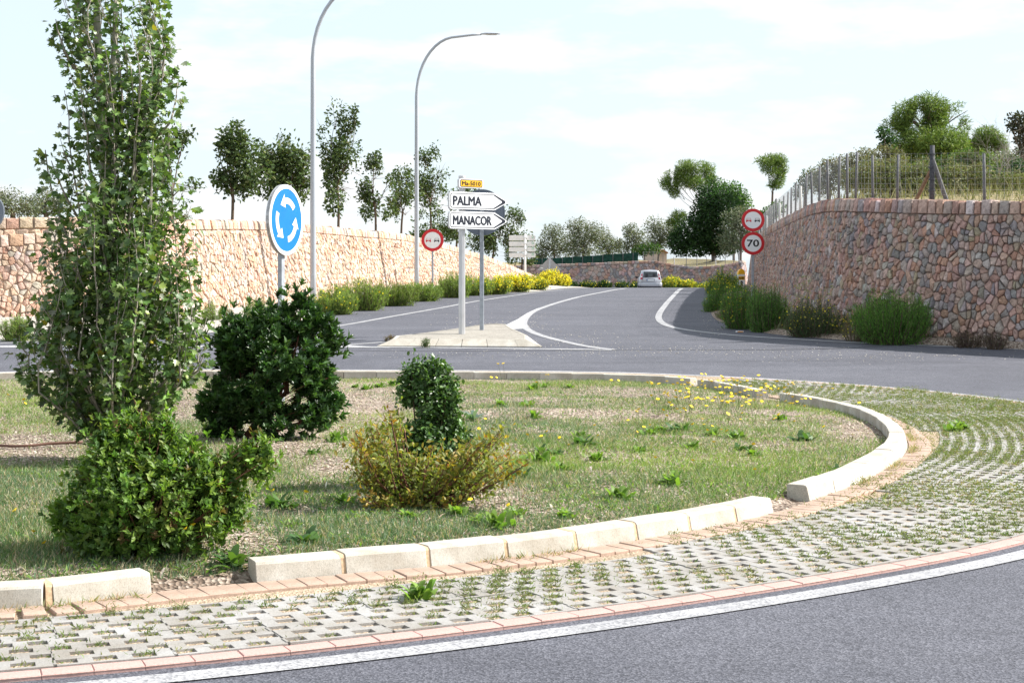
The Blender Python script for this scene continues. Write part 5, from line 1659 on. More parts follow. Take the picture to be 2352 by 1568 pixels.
V_('broom shrub in yellow bloom below the stacked blank panels', 1180, 636, 671, 32, wide=1.30, leaf=.078, stems=90, seed=12, yellow=.9)
V_('half-faded broom shrub before the last yellow ones on the left verge', 1222, 638, 667, 26, wide=1.30, leaf=.078, stems=80, seed=13, yellow=.55)
V_('brightest yellow broom shrub, last of the row on the left verge', 1268, 629, 665, 36, Y=72, stems=130, seed=14, yellow=1.5, leaf=.08)
for (x, yt, hw, lab, yel) in ((1313, 649, 16, 'dark low shrub under the far wall nearest the yellow broom', 0), (1352, 648, 20, 'dark low shrub under the far wall, second from the yellow broom', .2), (1389, 648, 15, 'dark low shrub under the middle of the far wall', .15), (1442, 647, 26, 'olive shrub under the far wall just left of the car', .2)):
    V_(lab, x, yt, 668, hw, Y=140, stems=60, yellow=yel*.4, leaf=.16, pal=CAROB, seed=x, group='shrubs below the far wall')  # dark leaf palette paints in the shade below the far wall
V_('yellow broom shrub just right of the car', 1547, 639, 668, 22, Y=122, stems=80, yellow=.45, leaf=.14, seed=30, group='shrubs below the far wall')
V_('smaller yellow broom between the car and the right shrubs', 1585, 647, 667, 18, Y=122, stems=60, yellow=.45, leaf=.14, seed=31, group='shrubs below the far wall')
V_('low patchy broom beside the road crest left of the kilometre stone', 1622, 650, 667, 24, Y=118, stems=50, yellow=.3, leaf=.12, seed=32, group='shrubs below the far wall')
grp_r = 'dark shrubs at the foot of the right wall'
V_('tall shrub with yellow top in front of the kilometre stone', 1663, 630, 700, 36, Y=57, stems=120, pal=ROSE_D, yellow=.16, leaf=.075, seed=33, group=grp_r, per=44)
V_('tall dark shrub in the shade left of the speed sign post', 1665, 660, 742, 42, Y=43, stems=140, pal=ROSE_D, yellow=.03, seed=34, group=grp_r, leaf=.06, per=46)
V_('dense shrub with sunlit shoots in front of the speed sign post', 1716, 664, 765, 50, Y=34.2, stems=170, pal=ROSE_D, yellow=.05, seed=35, group=grp_r, leaf=.05, per=50)
V_('dark shrub with bright tips right of the speed sign post', 1768, 668, 771, 42, Y=33.0, stems=150, pal=ROSE_D, seed=36, group=grp_r, leaf=.05, per=50)
V_('grey-green weedy shrub with small yellow flowers in the middle of the right wall', 1878, 700, 779, 66, Y=31.3, stems=150, pal=[((.075,.125,.055), 3), ((.11,.15,.075), 2)], yellow=.06, seed=37, group=grp_r, leaf=.045, per=44)
V_('largest bushy shrub with light green spires against the right wall', 2058, 680, 786, 80, Y=29.3, stems=230, pal=[((.11,.235,.045), 4), ((.17,.33,.065), 3), ((.07,.15,.035), 2)], seed=38, group=grp_r, leaf=.05, per=52)
V_('sparse purplish weed at the wall foot near the right edge', 2225, 762, 797, 36, Y=28.6, stems=34, pal=[((.10,.065,.07), 2), ((.13,.11,.08), 2)], seed=39, group=grp_r, leaf=.04, per=26)
V_('sparse purplish weed at the wall foot at the right edge', 2290, 765, 799, 24, Y=28.3, stems=26, pal=[((.10,.065,.07), 2), ((.13,.11,.08), 2)], seed=40, group=grp_r, leaf=.04, per=26)
V_('thin dry weed between the two largest right-hand shrubs', 1965, 725, 783, 26, Y=30.2, stems=26, pal=[((.19,.17,.10), 2), ((.12,.13,.07), 2)], yellow=.25, seed=41, group=grp_r, leaf=.04, per=22)
def fennel():
    Y = 31.8; k = Y/F; b = wp(1862, 770, Y)
    t = thing('fennel_plant', 'tall pale fennel with flat seed heads leaning against the right wall', 'plant', b)
    rr = random.Random(8); mb = MB(); lv = Leaves()
    for x, y in ((1800, 665), (1822, 690), (1835, 655), (1846, 632), (1850, 650), (1838, 680), (1815, 712), (1858, 668), (1830, 720), (1890, 672), (1905, 655)):
        tip = wp(x, y, Y)-b
        limb(mb, (rr.uniform(-.05, .05), 0, 0), tip, .008, .003, 4, .05, 5, rr)
        for _ in range(7):
            c = tip + Vector((rr.gauss(0, .06), rr.gauss(0, .06), rr.gauss(-.03, .06)))
            limb(mb, tip-Vector((0, 0, .10)), c, .003, .002, 3, .05, 2, rr)
            m = 10; q = np.array(c)+np.array(b)+rng.normal(0, .018, (m, 3))*np.array([1, 1, .35])
            lv.add(q, rand_dirs(m), rand_dirs(m)+np.array([0, 0, 1]), .022, .016, T_DIAMOND, tints(m, [((.38,.38,.16), 1), ((.28,.30,.12), 1)]))
    mb.build('stems', M['twig'], t); lv.build('seed_heads', M['leaf_dull'], t, tuple(b))
fennel()

# ------------------------------------------------------------------ the tall poplar in the foreground
def poplar():
    Y = 12.6; k = Y/F
    prof = np.array([(1075, 262, 110), (1040, 266, 160), (990, 266, 190), (940, 264, 198), (880, 260, 216), (820, 262, 216), (760, 266, 200), (700, 271, 186), (620, 276, 176), (540, 272, 160), (470, 275, 146), (400, 282, 132), (330, 284, 126), (260, 282, 130), (200, 280, 140), (140, 272, 142), (90, 262, 142), (50, 256, 124), (0, 262, 96), (-60, 265, 80), (-150, 262, 62), (-240, 262, 30)])
    pr = prof[::-1]
    def cen_(y): return np.interp(y, pr[:, 0], pr[:, 1])
    def hw_(y): return np.interp(y, pr[:, 0], pr[:, 2])
    b = Vector(((262-1176)*k, Y, float(mound(np.array([(262-1176)*k]), np.array([Y]))[0])))
    t = thing('poplar_tree', 'tall columnar poplar with lobed leaves and pale stems, reaching past the top edge', 'tree', b)
    yb = 640 + (CAM_H-b.z)/k
    rr = random.Random(21)
    def at(y, fx, fy):
        return Vector(((cen_(y)+fx*hw_(y)-1176)*k, Y+fy*hw_(y)*k*.95, CAM_H-(y-640)*k))
    tr = MB()
    def trunk_pts(L): return [wp(x, y, Y)-b for x, y in L]
    tr.tube(trunk_pts([(262, yb+8), (262, 900), (258, 700), (250, 520), (243, 400), (241, 318)]), [.085, .072, .062, .055, .05, .046], 9)
    tr.tube(trunk_pts([(241, 322), (233, 220), (226, 120), (222, 20), (226, -120), (240, -230)]), [.040, .036, .032, .028, .02, .008], 8)
    tr.tube(trunk_pts([(241, 322), (255, 230), (263, 120), (266, 20), (275, -120)]), [.036, .033, .028, .022, .01], 8)
    tr.build('trunk', M['bark_pale'], t, True)
    stem = MB(); pos = []; axs = []; nrm = []; kind = []
    def leafy(pts, spacing, dens=1.0):
        Q = np.array([tuple(p) for p in pts]); d = np.concatenate([[0], np.cumsum(np.linalg.norm(np.diff(Q, axis=0), axis=1))])
        s = .15 if d[-1] > .8 else .02
        while s < d[-1]:
            p = np.array([np.interp(s, d, Q[:, j]) for j in range(3)])
            for _ in range(rr.choice((1, 2, 2))):
                a = rr.uniform(0, 2*math.pi); o = np.array([math.cos(a), math.sin(a), rr.uniform(-.35, .45)]); o /= np.linalg.norm(o)
                pet = rr.uniform(.03, .085)
                pos.append(p + o*pet)
                axs.append(o*.75 + np.array([rr.gauss(0, .3), rr.gauss(0, .3), rr.uniform(-.85, .25)]))
                nrm.append(np.array([o[0]*.55+rr.gauss(0, .45), o[1]*.55+rr.gauss(0, .45), rr.uniform(.1, 1.0)]))
            s += spacing*rr.uniform(.6, 1.5)
    n_st = 84
    for i in range(n_st):
        a = 2*math.pi*(i*0.618 % 1); r_ = math.sqrt((i+.5)/n_st)
        y0 = rr.choice((1055, 1045, 1020, 960, 880, 780, 640, 520, 420, 330)); y1 = y0 - rr.uniform(330, 520)
        y1 = max(y1, -235)
        fx, fy = math.cos(a)*r_, math.sin(a)*r_
        pts = []
        for f in np.linspace(0, 1, 8):
            y = y0+(y1-y0)*f
            g = min(1, .18+f*2.0) if y0 > 900 else min(1, .25+f*1.1)
            pts.append(at(y, fx*g + rr.uniform(-.03, .03), fy*g + rr.uniform(-.03, .03)))
        stem.tube([p-b for p in pts], list(np.linspace(.011, .003, 8)), 5, False)
        low = y0 > 800
        leafy(pts, .020 if low else .029)
        for _ in range(9 if low else 6):
            j = rr.randint(1, 6); p0 = pts[j]; fr = (p0 - Vector((at(y0+(y1-y0)*j/7, 0, 0))));
            out = Vector((fr.x, fr.y, 0)); out = out.normalized() if out.length > .02 else Vector((rr.gauss(0, 1), rr.gauss(0, 1), 0)).normalized()
            out = (out + Vector((rr.gauss(0, .8), rr.gauss(0, .8), 0))).normalized()
            L = rr.uniform(.10, .26)
            q = p0 + out*L*.6 + Vector((0, 0, L*1.1))
            ypx = 640+(CAM_H-q.z)/k
            # keep the outline
            cx = (cen_(ypx)-1176)*k
            if abs(q.x-cx) > hw_(ypx)*k*1.06: continue
            stem.tube([p0-b, p0.lerp(q, .5)+out*.02-b, q-b], [.005, .004, .002], 4, False)
            leafy([p0, p0.lerp(q, .5)+out*.02, q], .032)
    # shoots that stand out of the column
    for L in ([(160, 560), (130, 480), (112, 410), (104, 345)], [(190, 520), (150, 450), (128, 400), (118, 370)], [(340, 260), (380, 215), (402, 170), (408, 150)], [(185, 180), (150, 120), (132, 70), (128, 45)],
              [(350, 330), (392, 280), (404, 230), (408, 190)], [(100, 900), (70, 860), (55, 835)], [(420, 880), (455, 850), (468, 815)], [(400, 760), (425, 720), (432, 680)], [(170, 160), (140, 105), (150, 60)], [(330, 120), (352, 60), (362, 5), (352, -30)]):
        Lp = [wp(x, y, Y + rr.uniform(-.25, .25)) for x, y in L]
        Lp = [wp(L[0][0], L[0][1], Y)] + Lp[1:]
        stem.tube([p-b for p in Lp], list(np.linspace(.012, .004, len(Lp))), 5, False); leafy(Lp, .022)
    stem.build('stems', M['twig'], t)
    pos_, axs_, nrm_ = np.array(pos), np.array(axs), np.array(nrm)
    n = len(pos_)
    PAL = [((.10,.175,.05), 5), ((.14,.225,.062), 4), ((.07,.125,.04), 3), ((.20,.27,.07), 2), ((.23,.27,.17), 1.4)]  # last tint: pale greyish leaves, also gloss highlights put into the leaf colour
    col = tints(n, PAL)
    yl = rng.random(n) < .010; col[yl] = np.array([.42, .36, .04])*rng.uniform(.6, 1.1, (int(yl.sum()), 1))
    size = rng.uniform(.033, .068, n)
    print('poplar leaves', n)
    # the leaves that show largest are parts of their own
    order = np.argsort(-(size/(1+.15*(pos_[:, 1]-Y))))
    big = order[:300]; rest = order[300:]
    nv = 6; protos = []
    for j in range(nv):
        lv = Leaves(); c = tints(1, PAL[:4])
        lv.add(np.zeros((1, 3)), np.array([[0, 1., 0]]), np.array([[0, 0, 1.]]), 1.0, 1.0, T_LOBED, c)
        o = lv.build('leaf', M['leaf_glossy'], t); me = o.data; bpy.data.objects.remove(o); protos.append(me)
    for c_, i in enumerate(big):
        o = bpy.data.objects.new('leaf', protos[c_ % nv]); COL.objects.link(o); o.parent = t
        y_ = Vector(axs_[i]).normalized(); x_ = y_.cross(Vector(nrm_[i])).normalized(); z_ = x_.cross(y_)
        R = Matrix((x_, y_, z_)).transposed().to_4x4()
        o.matrix_local = Matrix.Translation(Vector(pos_[i])-b) @ R @ Matrix.Scale(float(size[i]), 4)
    lv = Leaves(); lv.add(pos_[rest], axs_[rest], nrm_[rest], size[rest], size[rest], T_LOBED, col[rest])
    o = lv.build('foliage', M['leaf_glossy'], t, tuple(b)); o['kind'] = 'stuff'
poplar()

def gpi(x, y):
    Y = F*(CAM_H-.085)/(y-640)
    return np.array([(x-1176)/F*Y, Y])
# ------------------------------------------------------------------ shrubs on the island
def clump_pts(clumps, Y, n_per, depth=.9, shell=.33, lump_seed=3):
    k = Y/F; P = []; U = []
    for (x, y, rx, ry, dy) in clumps:
        n = int(n_per*rx*ry); u = rand_dirs(n); r = rng.random(n)**shell
        lump = .74+.46*vnoise(u[:, 0]*2.6+x*.05, u[:, 2]*2.6+u[:, 1]*2+y*.03, lump_seed)
        c = wp(x, y, Y)
        P.append(np.stack([u[:, 0]*rx*k*r*lump, u[:, 1]*rx*k*depth*r*lump, u[:, 2]*ry*k*r*lump], axis=1)+np.array(c)+np.array([0, dy, 0]))
        U.append(u)
    return np.concatenate(P), np.concatenate(U)

def arbutus():
    Y = 14.3; k = Y/F; px, pyb = 572, 1012
    b = Vector(((px-1176)*k, Y, float(mound(np.array([(px-1176)*k]), np.array([Y]))[0])))
    t = thing('dark_bush', 'dark glossy strawberry-tree bush with reddish stems, in front of the blue sign', 'bush', b)
    cl = [(640, 815, 118, 95, .0), (690, 735, 36, 40, .05), (692, 700, 14, 26, .0), (560, 800, 62, 62, -.1), (545, 770, 30, 26, .0), (720, 820, 58, 72, .05), (735, 900, 48, 60, .1), (600, 880, 90, 62, -.15), (560, 910, 55, 45, -.1), (498, 935, 34, 44, .0), (515, 985, 38, 26, .0), (690, 945, 72, 42, .0), (640, 965, 70, 34, -.1), (640, 755, 46, 40, .1), (735, 770, 32, 34, .0)]
    c_, u_ = clump_pts(cl, Y, .085, 1.0, .26)
    c_ = c_ + u_*np.abs(rng.normal(0, .05, len(c_)))[:, None] + np.array([0, 0, 1])*np.where(rng.random(len(c_)) < .10, rng.uniform(0, .20, len(c_)), 0)[:, None]
    keep = vnoise(c_[:, 0]*5.5, c_[:, 2]*5.5+c_[:, 1]*3, 31) > .24
    # a see-through gap with the stem crossing it
    gx = 1176+c_[:, 0]/c_[:, 1]*F; gy = 640+(CAM_H-c_[:, 2])/c_[:, 1]*F
    keep &= ~(((gx-662)/22)**2 + ((gy-905)/34)**2 < 1) & ~(((gx-700)/14)**2+((gy-920)/14)**2 < 1) & ~(((gx-575)/14)**2 + ((gy-985)/16)**2 < 1)
    c_ = c_[keep]; u_ = u_[keep]; m = len(c_)
    lv = Leaves()
    up = unit(u_*.8 + np.array([0, 0, .75]) + rng.normal(0, .25, (m, 3)))
    base_c = tints(m, [((.048,.108,.030), 4), ((.072,.15,.04), 3), ((.032,.074,.024), 3)], .12)
    for j in range(13):
        th = j*2.4 + rng.random(m)*.5
        a = unit(np.cross(up, np.array([.3, .9, .2]))); bb = np.cross(up, a)
        side = a*np.cos(th)[:, None] + bb*np.sin(th)[:, None]
        tilt = rng.uniform(.35, 1.25, m)[:, None]
        ax = unit(up*1.0 + side*tilt)
        L = rng.uniform(.045, .085, m)
        p = c_ - up*rng.uniform(0, .045, m)[:, None]
        lv.add(p, ax, unit(up*1.0-side*.4), L, L*.40, T_OVAL, base_c*rng.uniform(.85, 1.25, (m, 1)))
    lv.build('foliage', M['leaf_glossy'], t, tuple(b), True)
    rr = random.Random(3); mb = MB()
    for q0, q1, r in (((560, 1010), (620, 930), .030), ((568, 1010), (655, 900), .028), ((660, 905), (668, 840), .020), ((556, 1008), (520, 950), .022), ((575, 1010), (690, 970), .024), ((690, 972), (735, 900), .016), ((580, 1010), (600, 880), .026), ((640, 915), (700, 800), .016), ((600, 880), (560, 800), .015), ((655, 900), (640, 780), .015), ((668, 840), (692, 720), .010)):
        limb(mb, wp(*q0, Y)-b, wp(*q1, Y)-b, r, r*.55, 7, .06, 5, rr)
    for i in rng.choice(m, 130, replace=False):
        e = Vector(c_[i])-b; s_ = Vector((e.x*.55, e.y*.55, e.z*.72)); limb(mb, s_, e, .004, .002, 4, .06, 3, rr)
    mb.build('stems', M['bark_red'], t, True)
arbutus()

def leafy_bush():
    Y = 8.3; k = Y/F
    px = 335; b = Vector(((px-1176)*k, Y, float(mound(np.array([(px-1176)*k]), np.array([Y]))[0])))
    t = thing('leafy_bush', 'bright green leafy bush in front, just behind the gap in the white kerb', 'bush', b)
    cl = [(335, 1150, 175, 105, .0), (275, 1010, 62, 50, .1), (360, 1000, 36, 40, .1), (250, 1080, 70, 70, .05), (400, 1090, 90, 60, .0), (500, 1150, 62, 62, .05), (555, 1080, 52, 52, .1), (590, 1050, 30, 34, .1), (200, 1190, 78, 52, .0), (300, 1235, 120, 46, -.05), (430, 1220, 95, 46, .0), (160, 1180, 34, 26, .0), (440, 1060, 52, 34, .1)]
    c_, u_ = clump_pts(cl, Y, .105, .85, .30, 5)
    c_ = c_ + u_*np.abs(rng.normal(0, .035, len(c_)))[:, None] + np.array([0, 0, 1])*np.where(rng.random(len(c_)) < .10, rng.uniform(0, .13, len(c_)), 0)[:, None] + rng.normal(0, .015, c_.shape)
    g = vnoise(c_[:, 0]*9, c_[:, 2]*9+c_[:, 1]*5, 41)
    keep = (g > .22) & (c_[:, 2] > b.z-.02); c_ = c_[keep]; u_ = u_[keep]; m = len(c_)
    lv = Leaves(); up = unit(u_*.7+np.array([0, 0, .7])+rng.normal(0, .35, (m, 3)))
    base_c = tints(m, [((.115,.205,.036), 4), ((.16,.265,.05), 3), ((.07,.13,.03), 3), ((.21,.29,.06), 1.4), ((.13,.10,.035), .5)], .14)
    for j in range(7):
        th = j*2.4 + rng.random(m)*.8
        a = unit(np.cross(up, np.array([.3, .9, .2]))); bb = np.cross(up, a)
        side = a*np.cos(th)[:, None] + bb*np.sin(th)[:, None]
        ax = unit(up*.9 + side*rng.uniform(.5, 1.5, m)[:, None])
        L = rng.uniform(.020, .046, m)
        lv.add(c_-up*rng.uniform(0, .06, m)[:, None], ax, unit(up-side*.4+rng.normal(0, .2, (m, 3))), L, L*.62, T_OVAL, base_c*rng.uniform(.8, 1.25, (m, 1)))
    lv.build('foliage', M['leaf'], t, tuple(b), True)
    mb = MB(); rr = random.Random(4)
    for i in rng.choice(m, 260, replace=False):
        e = Vector(c_[i])-b; s_ = Vector((e.x*.35, e.y*.35, e.z*.4)); limb(mb, s_, e, .006, .002, 4, .08, 4, rr)
    for _ in range(10): limb(mb, (rr.uniform(-.05, .05), rr.uniform(-.05, .05), -.05), (rr.uniform(-.35, .35), rr.uniform(-.2, .2), rr.uniform(.2, .45)), .014, .007, 6, .08, 4, rr)
    mb.build('stems', M['bark_red'], t)
leafy_bush()

def upright_bush():
    Y = 11.0; k = Y/F; px = 985; b = Vector(((px-1176)*k, Y, float(mound(np.array([(px-1176)*k]), np.array([Y]))[0])))
    t = thing('upright_bush', 'narrow dark green upright bush rising behind the golden shrub', 'bush', b)
    cl = [(x_, y_+22, a_*.92, b_*.92, d_) for x_, y_, a_, b_, d_ in [(962, 845, 30, 30, 0), (1004, 855, 32, 34, .05), (946, 872, 24, 34, 0), (1024, 885, 24, 36, 0), (984, 838, 34, 24, 0), (978, 905, 50, 46, 0), (1010, 900, 30, 40, 0), (975, 955, 44, 42, 0), (1010, 960, 32, 40, .05), (1000, 1005, 48, 34, 0), (955, 1000, 36, 36, -.05), (1045, 945, 16, 34, 0), (1030, 1010, 26, 26, 0), (955, 965, 36, 36, -.05), (990, 1000, 50, 36, -.08), (1050, 990, 26, 34, 0)]]
    c_, u_ = clump_pts(cl, Y, .17, .9, .36, 8)
    c_ = c_ + u_*np.abs(rng.normal(0, .035, len(c_)))[:, None] + np.array([0, 0, 1])*np.where(rng.random(len(c_)) < .10, rng.uniform(0, .06, len(c_)), 0)[:, None]
    keep = vnoise(c_[:, 0]*9, c_[:, 2]*9+c_[:, 1]*4, 51) > .15; c_ = c_[keep]; u_ = u_[keep]; m = len(c_)
    lv = Leaves()
    for j in range(5):
        L = rng.uniform(.022, .046, m); ax = unit(rand_dirs(m)+u_*.6+np.array([0, 0, .1]))
        lv.add(c_+rng.normal(0, .022, (m, 3)), ax, unit(u_*.6+rand_dirs(m)*.6+np.array([0, 0, .5])), L, L*.8, T_OVAL, tints(m, [((.07,.145,.036), 4), ((.11,.20,.05), 3), ((.045,.09,.027), 3)]))
    lv.build('foliage', M['leaf_glossy'], t, tuple(b), True)
    mb = MB(); rr = random.Random(6)
    for i in rng.choice(m, 60, replace=False):
        e = Vector(c_[i])-b; limb(mb, Vector((e.x*.2, e.y*.2, -.03)), e, .009, .003, 5, .04, 5, rr)
    mb.build('stems', M['bark'], t)
upright_bush()

def golden_bush():
    Y = 10.15; k = Y/F; px = 945; b = Vector(((px-1176)*k, Y, float(mound(np.array([(px-1176)*k]), np.array([Y]))[0])))
    t = thing('golden_bush', 'low spreading shrub with golden and orange autumn leaves', 'bush', b)
    rr = random.Random(12); mb = MB(); lv = Leaves()
    tips = [(812, 1060), (830, 1010), (850, 985), (868, 960), (895, 935), (905, 950), (880, 1000), (860, 1040), (840, 1090), (870, 1120), (900, 1140), (835, 1130), (920, 1000), (940, 1060), (960, 1030), (985, 1050), (1010, 1030), (1040, 1040), (1070, 1030), (1100, 1015), (1120, 1000), (1145, 985), (1160, 1010), (1180, 1050), (1190, 1040), (1150, 1060), (1120, 1080), (1090, 1100), (1060, 1110), (1030, 1130), (990, 1140), (1010, 1090), (1080, 1060), (960, 1120), (930, 1140), (900, 1080), (980, 1080), (1050, 1070), (1100, 1130), (850, 1075), (890, 1045), (1000, 1155), (950, 1155)]
    n = 0
    for x, y in tips + [(x+rr.uniform(-25, 25), y+rr.uniform(-12, 20)) for x, y in tips]*2:
        tip = wp(x, y, Y) + Vector((0, rr.uniform(-.38, .45), 0))
        st_ = Vector((rr.uniform(-.05, .05), rr.uniform(-.05, .05), -.02))
        mid = st_.lerp(tip-b, .5) + Vector(((tip-b).x*.12, 0, -.03))
        mb.tube([st_, mid, tip-b], [.008, .005, .002], 5, False)
        m = 50; f = rng.random(m)**.7*.8+.2
        q = np.where(f[:, None] < .5, np.array(st_)+(np.array(mid)-np.array(st_))*f[:, None]*2, np.array(mid)+(np.array(tip-b)-np.array(mid))*(f[:, None]-.5)*2)+np.array(b)+rng.normal(0, .034, (m, 3))
        L = rng.uniform(.024, .052, m)
        gold = np.clip(f*1.3-.45+rng.normal(0, .22, m), 0, 1)[:, None] * (0.8 if rr.random() < .5 else .15)
        c = tints(m, [((.15,.20,.045), 3), ((.21,.25,.06), 2), ((.10,.14,.035), 1)])*(1-gold) + tints(m, [((.40,.24,.035), 4), ((.36,.15,.03), 2.5), ((.46,.33,.06), 2)])*gold
        lv.add(q, rand_dirs(m)+np.array([0, 0, .3]), rand_dirs(m)+np.array([0, 0, .7]), L, L*.62, T_OVAL, c)
    mb.build('stems', M['bark_red'], t); lv.build('foliage', M['leaf'], t, tuple(b), True)
golden_bush()

def agave():
    p = gpi(1085, 965); b = Vector((p[0], p[1], float(mound(np.array([p[0]]), np.array([p[1]]))[0])))
    t = thing('agave_plant', 'small blue-green rosette with strap leaves right of the upright bush', 'plant', b)
    lv0 = None
    for i in range(15):
        a = i*2.4+.3; el = .30+.45*((i*7) % 5)/5
        lv = Leaves(); ax = np.array([[math.cos(a)*math.cos(el), math.sin(a)*math.cos(el), math.sin(el)]])
        L = .14+.13*((i*3) % 7)/7
        lv.add(np.array([[b.x, b.y, b.z+.01]]), ax, np.array([[-math.cos(a)*.5, -math.sin(a)*.5, 1]]), L, .045, T_STRAP, tints(1, [((.13,.21,.17), 1), ((.17,.25,.20), 1)], .1))
        lv.build('leaf', M['leaf'], t, tuple(b), True)
agave()

# ------------------------------------------------------------------ grass, weeds and flowers of the island
def island_pts(n, y0=7.0, y1=23.2):
    # more points near the camera, where each shows larger
    y = np.exp(rng.uniform(math.log(y0), math.log(y1), n)); x = rng.uniform(-.42, .36, n)*y
    ok = in_poly(x, y, KERB_C) & (kerb_dist(x, y) > .10)
    return x[ok], y[ok]
def bare(x, y):
    """how bare the soil is, from the picture: mulch at the left, round the dark bush and inside the tip"""
    px = 1176+F*x/y; py = 640+F*(CAM_H-G(y)-.08)/y
    def e(cx, cy, rx, ry): return np.clip(1.5-np.sqrt(((px-cx)/rx)**2+((py-cy)/ry)**2)*1.2, 0, 1)
    v = np.maximum.reduce([e(60, 1030, 170, 48), e(640, 1010, 210, 78), e(830, 930, 130, 48), e(760, 1080, 80, 40), e(1975, 985, 90, 36), e(430, 930, 110, 60)*.8, e(560, 1255, 90, 26)*.8, e(1400, 1105, 160, 22)*.4])
    return v
def grass():
    x, y = island_pts(860000)
    nz = vnoise(x*1.3, y*1.3, 61)*.6 + vnoise(x*4.5, y*4.5, 62)*.4
    dens = np.clip(nz*2.5-.38, .10, 1)*(1-bare(x, y)*.95)
    ok = rng.random(len(x)) < dens*.92; x = x[ok]; y = y[ok]; n = len(x)
    z = mound(x, y); p = np.stack([x, y, z-.005], axis=1)
    g = np.clip(vnoise(x*.9+7, y*.9, 63)*1.3-.15 + rng.normal(0, .25, n), 0, 1)[:, None]
    straw = tints(n, [((.42,.36,.25), 3), ((.33,.27,.18), 3), ((.52,.47,.36), 2)])
    blue_g = vnoise(x*.55+30, y*.55, 66)[:, None]
    green = tints(n, [((.165,.25,.075), 4), ((.12,.20,.075), 3), ((.21,.30,.085), 2), ((.14,.21,.11), 2)], .25)
    green = green*(1-np.clip(blue_g*2-.9, 0, .8)) + tints(n, [((.10,.175,.105), 1)])*np.clip(blue_g*2-.9, 0, .8) + np.clip(.42-blue_g, 0, .3)*2*np.array([.12, .14, .0])
    col = np.where(rng.random((n, 1)) < .12+.26*(1-g), straw, green)
    patch_ = vnoise(x*.7+3, y*.7+9, 64)
    L = rng.uniform(.022, .064, n)*(.7+.7*patch_)
    lean = rng.normal(0, .75, (n, 3)); lean[:, 2] = 1.0
    lv = Leaves(); lv.add(p, lean, rand_dirs(n), L, rng.uniform(.0034, .0082, n), T_GRASS, col)
    o = lv.build('grass', M['grass']); tag(o, kind='stuff'); print('blades', n)
    # low broad leaves between the blades
    x, y = island_pts(60000); cl_ = vnoise(x*2.2, y*2.2, 67)*.6+vnoise(x*6, y*6, 68)*.5
    ok = (cl_ > .66) & (rng.random(len(x)) > bare(x, y)); x = x[ok]; y = y[ok]; n = len(x)
    ax = rng.normal(0, .8, (n, 3)); ax[:, 2] = .55; L = rng.uniform(.02, .055, n)
    lv = Leaves(); lv.add(np.stack([x, y, mound(x, y)+rng.random(n)*.02], axis=1), ax, rand_dirs(n)*.5+np.array([0, 0, 1]), L, L*.45, T_OVAL4, tints(n, [((.14,.24,.055), 4), ((.19,.30,.07), 3), ((.10,.18,.05), 2)]))
    o = lv.build('broad_weeds', M['leaf']); tag(o, kind='stuff')
    # fallen straw on the mulch
    x, y = island_pts(90000); ok = rng.random(len(x)) < .35+.65*bare(x, y); x = x[ok]; y = y[ok]; n = len(x)
    p = np.stack([x, y, mound(x, y)+.006], axis=1); ax = rng.normal(0, 1, (n, 3)); ax[:, 2] *= .12
    L = rng.uniform(.02, .075, n)
    lv = Leaves(); lv.add(p, ax, np.tile(np.array([0, 0, 1.]), (n, 1)), L, L*rng.uniform(.08, .30, n), T_STRAP, tints(n, [((.48,.41,.33), 3), ((.36,.28,.22), 3), ((.60,.55,.47), 3), ((.16,.11,.08), 2)]))
    o = lv.build('straw_mulch', M['leaf_dull']); tag(o, kind='stuff')
grass()

